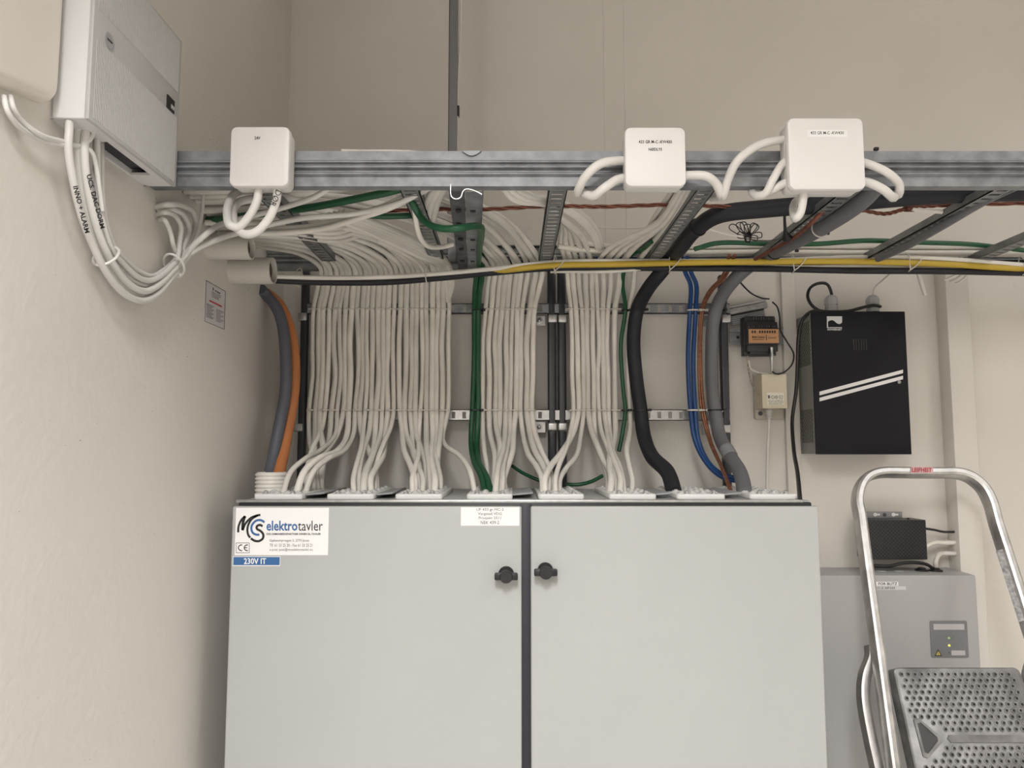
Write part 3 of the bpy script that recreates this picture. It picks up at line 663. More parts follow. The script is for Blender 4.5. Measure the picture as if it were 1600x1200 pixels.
# blue pair
for k, (du, l_) in enumerate(((0, 'left'), (9, 'right'))):
    cable([PZ(1064 + du, 1.70, ZL - .02)] + px([(1071 + du, 426, 1.735), (1079 + du, 446, 1.79), (1078 + du, 484, YV), (1075 + du * .9, 560, YV), (1079 + du * .8, 640, YV), (1086 + du * .6, 688, 1.85), (1103 + du * .4, 722, 1.82), (1126, 744 - du * .5, 1.79), (1148, 751 - du * .5, 1.77), (1168, 752 - du * .4, 1.76)]), .0058, BLUE, 'blue cable, ' + l_ + ' one of the hanging blue pair', 'blue pair')
for k in range(2):
    cable([PZ(1140 + 8 * k, 1.68, ZL - .02)] + px([(1128 + 5 * k, 433, 1.75), (1108 + 4 * k, 455, 1.81), (1096 + 3 * k, 484, YV), (1092 + 3 * k, 560, YV), (1096 + 4 * k, 640, YV), (1109 + 2 * k, 690, 1.83), (1128 + k, 732, 1.74)]) + [PZ(1142 + 2 * k, 1.64, TOPZ + .006)], .0038, COPPER2, ('left' if k == 0 else 'right') + ' copper strand of the pair hanging beside the grey cable', 'copper strands beside the grey cable')
# dark ties holding the coloured cables to the struts
def btie(u, v, Y, w_, m=BLACK, lab='', d=.019):
    a_ = P(u - w_, v, Y); b_ = P(u + w_, v, Y); c_ = (a_ + b_) / 2; h = (b_.x - a_.x) / 2
    ring = [Vector((c_.x + h * math.cos(t), Y + d * math.sin(t), c_.z)) for t in [2 * math.pi * k / 14 for k in range(14)]]
    mb = MB().loft([[q + Vector((0, 0, dz)) for q in ring] for dz in (-.002, .002)], False)
    mb.box((c_.x + h - .002, Y - d * .6 - .004, c_.z - .003), (c_.x + h + .006, Y - d * .6 + .003, c_.z + .003), .001, 1)
    obj('cable_tie', mb, m, None, lab, 'cable tie')
for v, wn in ((485, 'upper'), (641, 'lower')):
    btie(746 if v < 600 else 743, v, YV, 9, BLACK, 'black tie around the green pair on the ' + wn + ' strut', .010)
    btie(977, v, 1.858, 6, BLACK, 'black tie around the single green cable on the ' + wn + ' strut', .008)
    btie(996 if v < 600 else 1001, v, 1.853, 12, BLACK, 'black tie around the thick black cable on the ' + wn + ' strut', .0195)
    btie(1083, v, YV, 9.5, TIE, 'clear tie around the blue pair on the ' + wn + ' strut', .009)
    btie(1098, v, YV, 5, TIE, 'clear tie around the copper strands on the ' + wn + ' strut', .008)
    btie(1119 if v < 600 else 1117, v, 1.853, 12, BLACK, 'black tie around the thick grey cable on the ' + wn + ' strut', .0185)
# bare copper conductor along the ladder, twisted pair
def twist(ctrl, r, R, turns, m, label, n=3):
    ax = spline(ctrl, 14); mb = MB()
    for s_ in range(n):
        pts = []
        for i, p in enumerate(ax):
            an = 2 * math.pi * (s_ / n + turns * i / (len(ax) - 1)); pts.append(p + Vector((0, math.cos(an) * R, math.sin(an) * R)))
        mb.tube(pts, r, 6)
    return obj('copper_conductor', mb, m, None, label, 'wire', ang=60)
cw = twist(px([(560, 331, 1.44), (690, 327, 1.41), (760, 327, 1.40), (860, 322, 1.385), (940, 323, 1.38), (1050, 320, 1.38), (1110, 322, 1.395), (1250, 327, 1.40), (1340, 328, 1.40), (1385, 334, 1.40), (1420, 325, 1.39), (1470, 321, 1.38), (1640, 317, 1.37)]), .0019, .0024, 15, COPPER, 'twisted bare copper conductor running along the ladder behind the rail')
c_ = P(1424, 324, 1.39)
obj('crimp_clamp', MB().box(c_ + Vector((-.012, -.009, -.007)), c_ + Vector((.010, .009, .008)), .003), mat('copper_clamp', (.16, .06, .04), .45, metal=.6), cw, 'brown crimp clamp')
obj('strand_tail', MB().tube(px([(1425, 326, 1.385), (1445, 329, 1.385), (1472, 331, 1.385)]), .0042, 8), PVC, cw, 'cut white tail under the clamp')
# ================================================================== bundle tied along the rear rail
YBn = 1.70
cable(px([(405, 436, 1.62), (432, 438, 1.64), (500, 441, 1.67), (600, 441, YBn), (680, 435, YBn), (760, 427, YBn), (860, 419, YBn), (980, 418, YBn), (1060, 419, YBn), (1200, 420, YBn), (1330, 423, YBn), (1480, 424, YBn), (1620, 427, YBn), (1720, 428, YBn)]), .0075, BLKCABLE, 'black cable running along the rear rail below the yellow one', n=10)
cable(px([(405, 432, 1.60), (432, 432, 1.63), (500, 434, 1.66), (600, 433, 1.69), (680, 428, 1.69), (770, 420, 1.69), (860, 410.5, 1.69), (960, 408, 1.69), (1050, 408, 1.70), (1200, 407, 1.705), (1350, 402, 1.70), (1480, 405, 1.69), (1600, 414, 1.69), (1720, 420, 1.70)]), .0056, PVC, 'long white cable tied along the rear rail above the yellow one', n=8)
cable(px([(770, 424, 1.70), (800, 421, 1.692), (860, 415, 1.685), (960, 413, 1.685), (1050, 411, 1.685), (1200, 409, 1.685), (1350, 409, 1.685), (1480, 413, 1.69), (1560, 418, 1.69), (1640, 422, 1.70)]), .0072, YELLOW, 'yellow cable tied along the rear rail of the ladder', n=10)
cable(px([(860, 424, 1.71), (960, 424, 1.70), (1040, 416, 1.70), (1120, 414.5, 1.705), (1240, 417, 1.70), (1360, 416, 1.705), (1480, 420, 1.71), (1640, 424, 1.71)]), .0042, PVC, 'thin white cable just below the yellow cable', n=8)
for u, v in ((430 + 35, 436), (667, 431), (866, 415), (1045, 413), (1238, 414), (1418, 413), (1597, 418)):
    c_ = P(u, v, 1.695); mb = MB()
    mb.tube(spline([c_ + Vector(q) for q in ((0, -.012, -.016), (-.002, -.013, 0), (0, -.010, .016), (.004, .012, .028), (.006, .02, .008), (.003, .012, -.016), (0, -.012, -.016))], 5), .0014, 5)
    if u > 700: mb.tube(spline([c_ + Vector(q) for q in ((0, -.012, -.016), (.010, -.018, -.008), (.02, -.02, .004), (.024, -.02, .01))], 5), .0013, 5)
    obj('cable_tie', mb, TIE, None, 'white tie holding the yellow cable bundle ' + {465: 'near the wall pipe', 667: 'left of the bracket arm', 866: 'above the central tubes', 1045: 'beside the thick black cable', 1238: 'at the rung right of the wire coil', 1418: 'at the rung above the black power unit', 1597: 'at the right edge of the photo'}[u], 'cable tie')
# cables lying along the back of the ladder to the right
G = 'white cables along the back of the ladder'
for k in range(5):
    Y = 1.715 + .009 * (k % 3); z = ZL - .004 + .014 * (k // 3)
    cable([PZ(872 + 6 * k, Y - .05, z), PZ(960, Y, z), PZ(1180, Y + .004, z + .002), PZ(1400, Y, z - .001), Vector((1.8, Y, z))], .0062, PVC, ORD[k] + ' white cable from the front lying along the back of the ladder', G)
cable([PZ(930, 1.748, ZL - .012), PZ(1000, 1.75, ZL - .010), PZ(1040, 1.752, ZL - .012), PZ(1110, 1.75, ZL - .016)], .0055, BLUE, 'short blue cable lying behind the yellow cable')
cable([PZ(720, 1.752, ZL - .018), PZ(900, 1.752, ZL - .020), PZ(1200, 1.754, ZL - .02), Vector((1.8, 1.754, ZL - .02))], .008, BLKCABLE, 'black cable lying against the rear rail of the ladder')
# cables crossing under the left end of the ladder
G = None
cable(px([(392, 360, 1.42), (440, 357, 1.42), (500, 352, 1.41), (560, 335, 1.36), (610, 318, 1.31)]) + [PZ(690, 1.28, ZL + .014)], .0058, PVC, 'upper of two white cables sagging below the bright white one')
cable(px([(392, 364, 1.41), (440, 364, 1.41), (500, 358, 1.40), (560, 341, 1.35), (615, 322, 1.30)]) + [PZ(690, 1.265, ZL + .002)], .0060, PVC, 'lower of two white cables sagging below the bright white one')
for k in range(4):
    cable([Vector((XW + .004, 1.43 + .03 * k, ZL - .022)), PZ(420 + 10 * k, 1.44 + .03 * k, ZL - .020), PZ(520 + 5 * k, 1.50 + .03 * k, ZL - .012), PZ(560 + 8 * k, 1.56 + .02 * k, ZL + .026)], .006, PVC, ORD[k] + ' white cable, front to back, crossing low at the ladder left end')
# leaning white bundle falling to the right end of the wide row
for k in range(5):
    cable(px([(505 + 8 * k, 338 - 2 * k, 1.40), (545 + 9 * k, 350 - k, 1.44), (600 + 7 * k, 374 - 2 * k, 1.55), (650 + 6 * k, 398 - 2 * k, 1.66), (688 + 3 * k, 416 - k, 1.735), (697 + 2.5 * k, 440, 1.775), (700, 470, 1.84)]), .0066, PVC, ORD[k] + ' white cable from below in the bundle leaning right toward the bracket', 'leaning white bundle')
# loops left of the bracket
cable(px([(636, 306, 1.30), (646, 320, 1.31), (650, 345, 1.33), (655, 367, 1.36), (668, 384, 1.42), (690, 386, 1.48), (707, 382, 1.50)]), .0050, PVC, 'white cable hooking down behind the green loop left of the bracket')
for k in range(3):
    cable([PZ(700 + 8 * k, 1.27, ZL + .02)] + px([(672 + 8 * k, 306, 1.31), (662 + 9 * k, 330, 1.38), (660 + 8 * k, 350, 1.47), (664 + 6 * k, 372, 1.60)]), .0068, PVC, ORD[k] + ' white cable from the left curving down beside the bracket arm', 'white cables curving beside the bracket arm')
# top layer right of the bracket
for k in range(3):
    cable([PZ(700, 1.245 + .012 * k, ZL + .028), PZ(760, 1.25 + .012 * k, ZL + .024)] + px([(800 + 12 * k, 309 - 2 * k, 1.30), (850 + 6 * k, 318 - 3 * k, 1.36), (890 + 4 * k, 332 - 3 * k, 1.44)]) + px([(925 + 4 * k, 366 - 2 * k, 1.60), (937 + 3 * k, 396, 1.735)]), .0070 - .0008 * k, PVC, ORD[k] + ' white cable from below arching over the rung right of the bracket', 'white cables arching over the rung')
for k in range(7):
    cable([PZ(1070 + 7 * k, 1.235, ZL + .012), PZ(1050 + 7 * k, 1.34, ZL + .010), PZ(1022 + 7 * k, 1.50, ZL + .010), PZ(1000 + 6 * k, 1.66, ZL + .006), PZ(986 + 5 * k, 1.73, ZL - .002)], .0055, PVC, ORD[k] + ' white cable from the left laid on the rung below the NØDLYS box', 'white cables laid along a rung') if k < 4 else None
# thin white wire over the ladder
cable(px([(905, 353, 1.68), (980, 357, 1.70), (1040, 353, 1.68)]), .0016, PVC, 'thin white wire sagging level behind the middle rungs', name='thin_wire')
cable(px([(1098, 355, 1.50), (1120, 362, 1.50), (1145, 368, 1.49), (1160, 369, 1.49)]), .0020, PVC, 'thin white wire leading to the coiled black wire', name='thin_wire')
# coiled black aerial wire
mb = MB(); c_ = P(1169, 370, 1.49)
for k, (an, L) in enumerate(((150, .045), (125, .036), (108, .034), (95, .026), (62, .032), (52, .034), (8, .028), (-12, .02), (165, .022))):
    d = Vector((math.cos(math.radians(an)), .1 * (k % 3 - 1), math.sin(math.radians(an)))); n_ = Vector((-d.z, .2, d.x))
    mb.tube(spline([c_, c_ + d * L * .5 + n_ * .006, c_ + d * L * .95 + n_ * .005, c_ + d * L + n_ * 0, c_ + d * L * .9 - n_ * .006, c_ + d * L * .45 - n_ * .005, c_], 5), .0011, 5)
for k in range(4): mb.torus(c_ + Vector((0, -.002 + .002 * k, -.001)), (1, .3, .1 * k), .010, .0014, 14, 5)
mb.tube(spline(px([(1165, 373, 1.49), (1190, 376, 1.48), (1215, 374, 1.47), (1226, 366, 1.46)]), 6), .0012, 5)
obj('coiled_wire', mb, BLACK, None, 'black aerial wire coiled in loops between two rungs', 'wire')
mb = MB().tube(px([(1226, 330, 1.40), (1226, 345, 1.42), (1227, 362, 1.45), (1230, 372, 1.47)]), [.003, .0028, .0035, .010], 10)
obj('rubber_sleeve', mb, BLACK, None, 'black tapered rubber sleeve hanging from the thick black cable', 'sleeve')
# black ends of ties on the rails
for u, v, Y, l_ in ((1369, 233, 1.21, 'on top of the front rail'), (1293, 365, 1.50, 'below the grey cable'), (1415, 365, 1.55, 'left of the plain rung'), (1594, 376, 1.62, 'at the right edge'), (1567, 384, 1.66, 'on the long green cable'), (1245, 392, 1.60, 'under the grey cable at the yellow bundle')):
    c_ = P(u, v, Y); obj('tie_head', MB().box(c_ - Vector((.004, .003, .0025)), c_ + Vector((.004, .003, .003)), .001, 1), BLACK, None, 'small black tie head ' + l_, 'cable tie')
def ring_at(ob, u, v, R_, m, label):
    me = ob.data; off = WL[ob.name]; n = 14; cs = [sum((me.vertices[i * n + k].co for k in range(n)), Vector()) / n + off for i in range(len(me.vertices) // n)]
    tgt = ray(u, v).normalized(); j = min(range(1, len(cs) - 1), key=lambda i: ((cs[i] - C0).normalized() - tgt).length)
    obj('cable_tie', MB().torus(cs[j], cs[j + 1] - cs[j - 1], R_, .0016, 20, 5), m, None, label, 'cable tie')
PB, PG = bpy.data.objects['power_cable'], bpy.data.objects['power_cable.001']
ring_at(PB, 1088, 352, .0183, BLACK, 'black tie around the bend of the thick black cable')
ring_at(PG, 1277, 358, .0173, TIE, 'pale tie around the grey cable under the largest box')
ring_at(PG, 1210, 394, .0173, BLACK, 'black tie around the grey cable near the yellow bundle')
# grey flat cable on the plain rung and the brown wires beside the grey cable
cable([PZ(1600, 1.23, ZL - .014), PZ(1545, 1.30, ZL - .018)] + px([(1470, 354, 1.42), (1415, 385, 1.55), (1372, 404, 1.66)]), .0085, GREYCABLE, 'slim grey cable lying on the plain rung at the right', n=10)
cable(px([(1290, 326, 1.36), (1268, 348, 1.38), (1245, 368, 1.45), (1210, 388, 1.56), (1180, 405, 1.66)]), .0045, COPPER, 'brown wire following the left side of the grey cable')
# ================================================================== pipes through the left wall
for (u0, v, dia, u1, l_) in ((325, 387, 38, 393, 'upper pale pipe stub sticking out of the left wall'), (362, 423, 42, 427, 'lower pale pipe stub sticking out of the left wall')):
    a_ = PX(u0, v, XW); Y = a_.y; b_ = P(u1, v, Y); r_ = dia / 2 / F * Y
    o = thing('pipe_stub', (a_ + Vector((.03, 0, -r_))), l_, 'pipe')
    mb = MB(); prof = [(0, r_), (b_.x - XW, r_), (b_.x - XW, r_ - .003), (.003, r_ - .003)]
    mb.lathe((XW, Y, a_.z), (1, 0, 0), prof, 28); obj('pipe_wall', mb, PIPE, o)
    obj('pipe_shade_plug', MB().lathe((XW + .002, Y, a_.z), (1, 0, 0), [(0, r_ - .0032), (b_.x - XW - .014, r_ - .0034), (b_.x - XW - .010, r_ * .6), (b_.x - XW - .012, .004)], 20), mat('brown_pipe_shade', (.11, .085, .065), .9, noise=.3, nscale=120, bump=.8, bscale=200), o)  # brown plug near the mouth, its dark colour painting the pipe's inner shade
# ================================================================== notice on the left wall
YN0, YN1 = PX(321, 440, XW).y, PX(352, 452, XW).y
zN1 = PX(321, 438, XW).z; zN0 = PX(318.5, 502, XW).z
NT = thing('wall_notice', (XW, (YN0 + YN1) / 2, zN0), 'small printed notice with a red heading stuck on the left wall', 'notice')
obj('sheet', MB().box((XW, YN0, zN0), (XW + .0008, YN1, zN1)), mat('grey_paper', (.62, .60, .60), .5), NT)
wN, hN = YN1 - YN0, zN1 - zN0
def nb_(s0, s1, t0, t1, m, nm, lab=None):
    obj(nm, MB().box((XW + .0008, YN0 + wN * s0, zN0 + hN * t0), (XW + .0012, YN0 + wN * s1, zN0 + hN * t1)), m, NT, lab)
bd = MB()
for s0, s1, t0, t1 in ((0, 1, .985, 1), (0, 1, 0, .012), (0, .02, 0, 1), (.98, 1, 0, 1)):
    bd.box((XW + .0008, YN0 + wN * s0, zN0 + hN * t0), (XW + .0012, YN0 + wN * s1, zN0 + hN * t1))
obj('border_line', bd, INKG, NT)
nb_(.2, .82, .535, .575, REDINK, 'heading_bar', 'red heading line')
ln = MB()
for t_ in (.80, .76, .72, .68): ln.box((XW + .0008, YN0 + wN * .3, zN0 + hN * t_), (XW + .0011, YN0 + wN * (.75 - .1 * (t_ < .74)), zN0 + hN * (t_ + .014)))
for k in range(11):
    t_ = .45 - .032 * k; ln.box((XW + .0008, YN0 + wN * .08, zN0 + hN * t_), (XW + .0011, YN0 + wN * (.44 - .06 * (k % 3)), zN0 + hN * (t_ + .012)))
for k in range(9):
    t_ = .42 - .036 * k; ln.box((XW + .0008, YN0 + wN * .56, zN0 + hN * t_), (XW + .0011, YN0 + wN * (.94 - .08 * (k % 3)), zN0 + hN * (t_ + .012)))
ln.box((XW + .0008, YN0 + wN * .34, zN0 + hN * .845), (XW + .0011, YN0 + wN * .39, zN0 + hN * .92))
for s_ in (.45, .55, .65): ln.box((XW + .0008, YN0 + wN * s_, zN0 + hN * .85), (XW + .0011, YN0 + wN * (s_ + .07), zN0 + hN * .885))
obj('print_line', ln, INKG, NT, 'rows of tiny grey print', kind='stuff')
# ================================================================== ribbed control panel on the left wall
XP = PZ(275, 1.195, ZR0).x            # front face
zb = PX(275, 291, XP).z; ztp = PX(283.5, 64.5, XP).z; Yfar = PX(275, 291, XP).y; Ynear = PX(139.5, 180, XP).y
RP = thing('wall_control_unit', (XW, (Yfar + Ynear) / 2, zb), 'light grey wall control unit with a ribbed cover and black badge', 'control unit')
mb = MB()                                            # open-bottomed tray: back, sides, partial floor
t_ = .004; yh0 = Ynear + (Yfar - Ynear) * .30; yh1 = Ynear + (Yfar - Ynear) * .80; xh0 = XW + .001; xh1 = XW + (XP - XW) * .66
mb.box((XW, Ynear, zb), (XW + .004, Yfar, ztp)); mb.box((XW, Ynear, zb), (XP - .006, Ynear + t_, ztp), .001, 1); mb.box((XW, Yfar - t_, zb), (XP - .006, Yfar, ztp)); mb.box((XW, Ynear, ztp - t_), (XP - .006, Yfar, ztp))
mb.box((XW, Ynear + t_, zb), (XP - .006, yh0, zb + t_)); mb.box((XW, yh1, zb), (XP - .006, Yfar, zb + t_)); mb.box((xh1, yh0, zb), (XP - .006, yh1, zb + t_))
obj('housing', mb, PANEL, RP)
obj('interior_shade_sheet', MB().box((XW + .0045, yh0 + .001, zb + .009), (xh1 - .001, yh1 - .001, zb + .012)), mat('painted_interior_shade', (.01, .01, .02), .4), RP, 'dark sheet painted as interior shade above the cable opening')  # dark sheet whose colour paints the shade inside the open housing
# cover with vertical ribs and one smooth band
zb1, zb0 = PX(180, 52, XP).z, PX(180, 93, XP).z
zb1 = PX(264, 134, XP).z + .004; zb0 = PX(264, 176, XP).z + .004
def ribs(z0, z1):
    n = 62; y0, y1 = Ynear + .008, Yfar - .006; st_ = (y1 - y0) / n; pr = []
    for i in range(n):
        y = y0 + st_ * i; pr += [(y, 0), (y + st_ * .3, .0011), (y + st_ * .6, .0011), (y + st_ * .9, 0)]
    pr.append((y1, 0))
    return MB().loft([[Vector((XP + d - .0006, y, z)) for y, d in pr] for z in (z0, z1)], False, False)
cv = obj('cover', MB().box((XP - .006, Ynear - .001, zb - .001), (XP, Yfar + .001, ztp + .001), .0015, 2), PANELC, RP)
obj('ribbing', ribs(zb + .004, zb0), PANELC, cv, 'fine vertical ribs', kind='stuff', ang=20); obj('ribbing', ribs(zb1, ztp - .004), PANELC, cv, 'fine vertical ribs', kind='stuff', ang=20)
lk = PX(170, 64, XP)
lo_ = obj('lock', MB().lathe(lk, (1, 0, 0), [(-.001, .0115), (.0012, .0115), (.0016, .010), (.0014, .009)], 24), mat('lock_grey', (.36, .36, .37), .4), RP, 'round grey slotted lock')
obj('lock_slot', MB().box(lk + Vector((.001, -.006, -.001)), lk + Vector((.0019, .006, .001))), BLACK, lo_)
ba_ = PX(260.5, 148, XP); bb_ = PX(271, 178, XP)
bz1 = PX(261, 147.5, XP).z; bz0 = PX(261, 168.5, XP).z
bg = obj('badge', MB().box((XP, ba_.y, bz0), (XP + .0016, bb_.y, bz1)), INK, RP, 'black square badge with a small white square')
ym, zm = (ba_.y + bb_.y) / 2, (bz0 + bz1) / 2
obj('badge_square', MB().box((XP + .0016, ym, bz0 + (zm - bz0) * .45), (XP + .0019, bb_.y - .001, zm + .0006)), mat('badge_grey', (.5, .5, .5), .5), bg)
# ================================================================== cream rounded unit, nearest on the left wall
XC = PX(100, 120, 1).x
Yc1 = Ynear - .006; XC = P(99, 120, Yc1).x; zc = P(90, 166, Yc1).z
mb = MB(); rr = .022
def outl(ins, x):
    pts = []; y0, y1, z0, z1 = .55 + ins, Yc1 - ins, zc + ins, zc + .34 - ins
    for cy, cz, s0 in ((y1 - rr, z1 - rr, 0), (y0 + rr, z1 - rr, 90), (y0 + rr, z0 + rr, 180), (y1 - rr, z0 + rr, 270)):
        for k in range(9):
            a_ = math.radians(s0 + 90 * k / 8); yy = cy + rr * math.cos(a_); pts.append(Vector((x, yy, cz + rr * math.sin(a_) - .22 * (Yc1 - yy))))
    return pts
dX = XC - XW
mb.loft([outl(0, XW), outl(0, XW + dX * .25), outl(.0012, XW + dX * .5), outl(.004, XW + dX * .75), outl(.009, XW + dX * .93), outl(.016, XW + dX)], True)
CU = thing('wall_unit', (XW, .75, zc), 'cream rounded plastic unit at the upper left corner of the photo', 'wall unit')
obj('shell', mb, CREAM, CU, ang=50)
# ================================================================== cables hanging in a loop on the left wall
G = None
XH = XW + .016
def wl(lst, dx=0.0): return [PX(u, v, XH + dx) for u, v in lst]
loop = [
 ([(108, 205), (107, 235), (113, 275), (127, 335), (146, 385), (166, 425), (192, 457), (222, 470), (248, 458), (268, 434), (284, 414)], .0054, 'outermost white cable of the loop on the left wall'),
 ([(122, 205), (120, 240), (124, 285), (136, 335), (152, 378), (172, 418), (198, 450), (225, 461), (248, 450), (267, 430), (282, 412)], .0052, 'second white cable from outside in the left wall loop'),
 ([(134, 208), (132, 240), (136, 285), (147, 340), (161, 382), (180, 418), (204, 446), (228, 455), (250, 443), (268, 425), (281, 410)], .0056, 'third white cable from outside in the left wall loop'),
 ([(143, 210), (141, 245), (146, 295), (155, 345), (167, 385), (188, 418), (210, 440), (232, 446), (252, 436), (268, 420), (279, 408)], .0050, 'fourth white cable from outside in the left wall loop'),
 ([(152, 212), (152, 250), (154, 300), (161, 350), (174, 388), (196, 416), (217, 434), (236, 438), (254, 429), (268, 416), (277, 405)], .0046, 'fifth white cable from outside in the left wall loop'),
 ([(158, 212), (159, 255), (160, 305), (167, 355), (182, 390), (204, 414), (222, 427), (239, 431), (255, 423), (268, 412), (275, 402)], .0042, 'innermost white cable of the loop on the left wall')]
for k, (ps, r_, l_) in enumerate(loop):
    lo = [PX(ps[0][0], ps[0][1], XH + .004 + .002 * k) + Vector((0, 0, .02))] + [PX(u, v, XH + .009 * (1 - k % 2)) for u, v in ps]
    e = [None] * 6
    ends = [[(300, 395), (330, 375), (372, 358)], [(297, 392), (318, 368), (330, 345)], [(292, 382), (306, 350), (302, 332), (285, 322), (262, 320), (245, 324)],
            [(287, 385), (296, 358), (288, 338), (268, 328), (246, 330)], [(281, 375), (283, 355), (274, 338), (258, 332), (246, 335)], [(270, 380), (266, 362), (258, 345), (248, 343)]][k]
    if k == 0: tail = [PX(300, 394, XH + .02), PX(330, 378, XH + .05)] + px([(372, 364, 1.37), (440, 347, 1.36), (480, 340, 1.34), (560, 333, 1.33), (640, 310, 1.28)]) + [PZ(680, 1.26, ZL)]
    elif k == 1: tail = [PX(298, 388, XH + .02), PX(322, 366, XH + .05)] + px([(352, 348, 1.38), (400, 336, 1.36), (450, 322, 1.31), (500, 303, 1.26)]) + [PZ(540, 1.25, ZL + .01)]
    else: tail = [PX(u, v, (XH + .006) if j < len(ends) - 1 else XW + .001) for j, (u, v) in enumerate(ends)]
    o = cable(lo + tail, r_, PVCB, l_, 'white cables of the left wall loop', seg=6)
    if k in (0, 2):
        if k == 0: words = [('INNO + ALARM', (117, 291), (136, 364))]
        else: words = [('UCS. DAC DORM', (138, 273), (160, 357))]
        for t_, p0, p1 in words:
            xx = XH + .009 + r_ + .0004
            a_ = PX(p0[0], p0[1], xx); b_ = PX(p1[0], p1[1], xx); dr_ = b_ - a_
            nrm = Vector((1, -.55, 0)).normalized(); up = nrm.cross(dr_).normalized() * .0075
            off = nrm * .001
            text(t_, a_ - up * .5 + off, dr_, up, INK, o, .03)
# two thin cables from the cream unit
for k in range(2):
    cable([PX(6 + 10 * k, 150, XW + .008)] + [PX(u, v + 2 - 5 * k * (u < 120), XW + .014 + .006 * (u > 60)) for u, v in ((12 + 9 * k, 172), (28 + 8 * k, 194), (60 + 4 * k, 214), (98, 224), (126, 227 - 2 * k))] + ([PX(u, v, XW + .030) for u, v in ((142, 236), (150, 258), (155, 292), (160, 330))] if k == 0 else [PX(136, 222, XW + .028), PX(143, 214, XW + .03), PX(146, 205, XW + .03)]), .0034, PVCB, ('lower' if k == 0 else 'upper') + ' thin white cable curving from the cream unit to the ribbed panel')
for u, v, l_, d in ((166, 400, 'white tie around the falling side of the wall loop', (.1, .75, -.66)), (272, 414, 'white tie around the rising side of the wall loop', (.1, .66, .75))):
    c_ = PX(u, v, XH + .0065); o_ = MB(); ax = Vector(d).normalized(); s1 = ax.cross(Vector((1, 0, 0))).normalized(); s2 = Vector((1, 0, 0))
    pts = [c_ + s1 * .023 * math.cos(t) + s2 * .0165 * math.sin(t) for t in [2 * math.pi * k / 18 for k in range(19)]]
    o_.tube(pts, .0022, 6); o_.box(c_ + s1 * .021 - Vector((.004, .005, .004)), c_ + s1 * .021 + Vector((.006, .005, .004)), .0015, 2)
    obj('cable_tie', o_, PVCB, None, l_, 'cable tie')
cable(wl([(318, 296), (316, 330), (310, 362), (303, 382), (294, 396), (284, 408)], .02), .0036, PVCB, 'thin white cable rising from the wall loop to the ladder rail')
# ================================================================== equipment right of the cabinet
# --- DIN rail, module, bundled leaflet
YM = 1.865
DR = thing('din_rail', (P(1158, 540, 1.935).x, 1.935, P(1158, 540, 1.935).z), 'short slotted mounting rail behind the black module', 'rail')
a_ = P(1140, 540, 1.93); b_ = P(1222, 514, 1.93)
mb = MB(); h = b_.z - a_.z
mb.box((a_.x, 1.930, a_.z + h * .2), (b_.x, 1.9315, b_.z - h * .2)); mb.box((a_.x, 1.922, a_.z), (b_.x, 1.9235, a_.z + h * .2)); mb.box((a_.x, 1.922, b_.z - h * .2), (b_.x, 1.9235, b_.z))
mb.box((a_.x, 1.922, a_.z + h * .19), (b_.x, 1.9315, a_.z + h * .21)); mb.box((a_.x, 1.922, b_.z - h * .21), (b_.x, 1.9315, b_.z - h * .19))
obj('rail_profile', mb, GALV, DR)
for q in (.16, .36):
    c_ = a_.lerp(b_, q); obj('rail_slot', MB().lathe((c_.x, 1.9302, (a_.z + b_.z) / 2), (0, -1, 0), [(0, .0045), (.0006, .0045)], 14), BLACK, DR)
MD = thing('control_module', (P(1190, 555, YM).x, 1.90, P(1190, 555, YM).z), 'black rail-mounted module with an orange front label', 'control module')
def bx(u0, v0, u1, v1, Y0, Y1, bev=.001):
    a_ = P(u0, v1, Y0); b_ = P(u1, v0, Y0); return ((a_.x, Y0, a_.z), (b_.x, Y1, b_.z), bev)
mb = MB()
mb.box(*bx(1163, 495.5, 1211, 555.5, 1.895, 1.922)); mb.box(*bx(1168, 503, 1214.5, 549, 1.875, 1.90)); mb.box(*bx(1169, 512, 1217, 538, 1.862, 1.88)); mb.box(*bx(1172, 540, 1207, 553, 1.878, 1.90))
obj('housing', mb, BLACK, MD)
tb = MB()
for k in range(12):
    tb.box(*bx(1164.5 + 3.9 * k, 494, 1167.2 + 3.9 * k, 500, 1.893, 1.90, .0003)); tb.box(*bx(1169.5 + 3.9 * k, 508.5, 1172.3 + 3.9 * k, 512, 1.868, 1.88, .0003))
obj('terminal', tb, mat('terminal_grey', (.03, .03, .032), .45), MD, 'row of small screw terminals', kind='stuff')
lb = obj('front_label', MB().box(*bx(1170.3, 514.2, 1216.5, 536, 1.8612, 1.8625, 0)), mat('orange_label', (.46, .235, .105), .5), MD, 'orange printed label')
Yl = 1.8608
textpx('Multi Control', 1175.5, 524.5, 1194.5, 528.5, Yl, INK, lb, .02); textpx('Quantum', 1200, 525.5, 1213, 529.5, Yl, INK, lb)
dm = MB()
for k in range(10):
    if k == 2: continue
    dm.box(*bx(1174.5 + 3.9 * k, 516.5, 1177 + 3.9 * k, 520.5, Yl, Yl + .0003, 0))
dm.box(*bx(1197, 523, 1197.8, 532, Yl, Yl + .0003, 0)); dm.box(*bx(1175.5, 530, 1194, 530.8, Yl, Yl + .0003, 0))
obj('label_mark', dm, INK, lb, kind='stuff')
LF = thing('leaflet_bundle', P(1170, 505, 1.90), 'tilted grey bundle of leaflets in clear film behind the module', 'leaflets')
M_ = Matrix.Translation(P(1170, 484, 1.925)) @ Matrix.Rotation(math.radians(-11), 4, 'Y')
L_ = .052
obj('leaflet', MB().box((-L_, -.004, -.004), (L_ * .98, .010, .012), .003, 2, M_), mat('clear_film_grey', (.34, .34, .335), .25, noise=.2, nscale=60), LF)
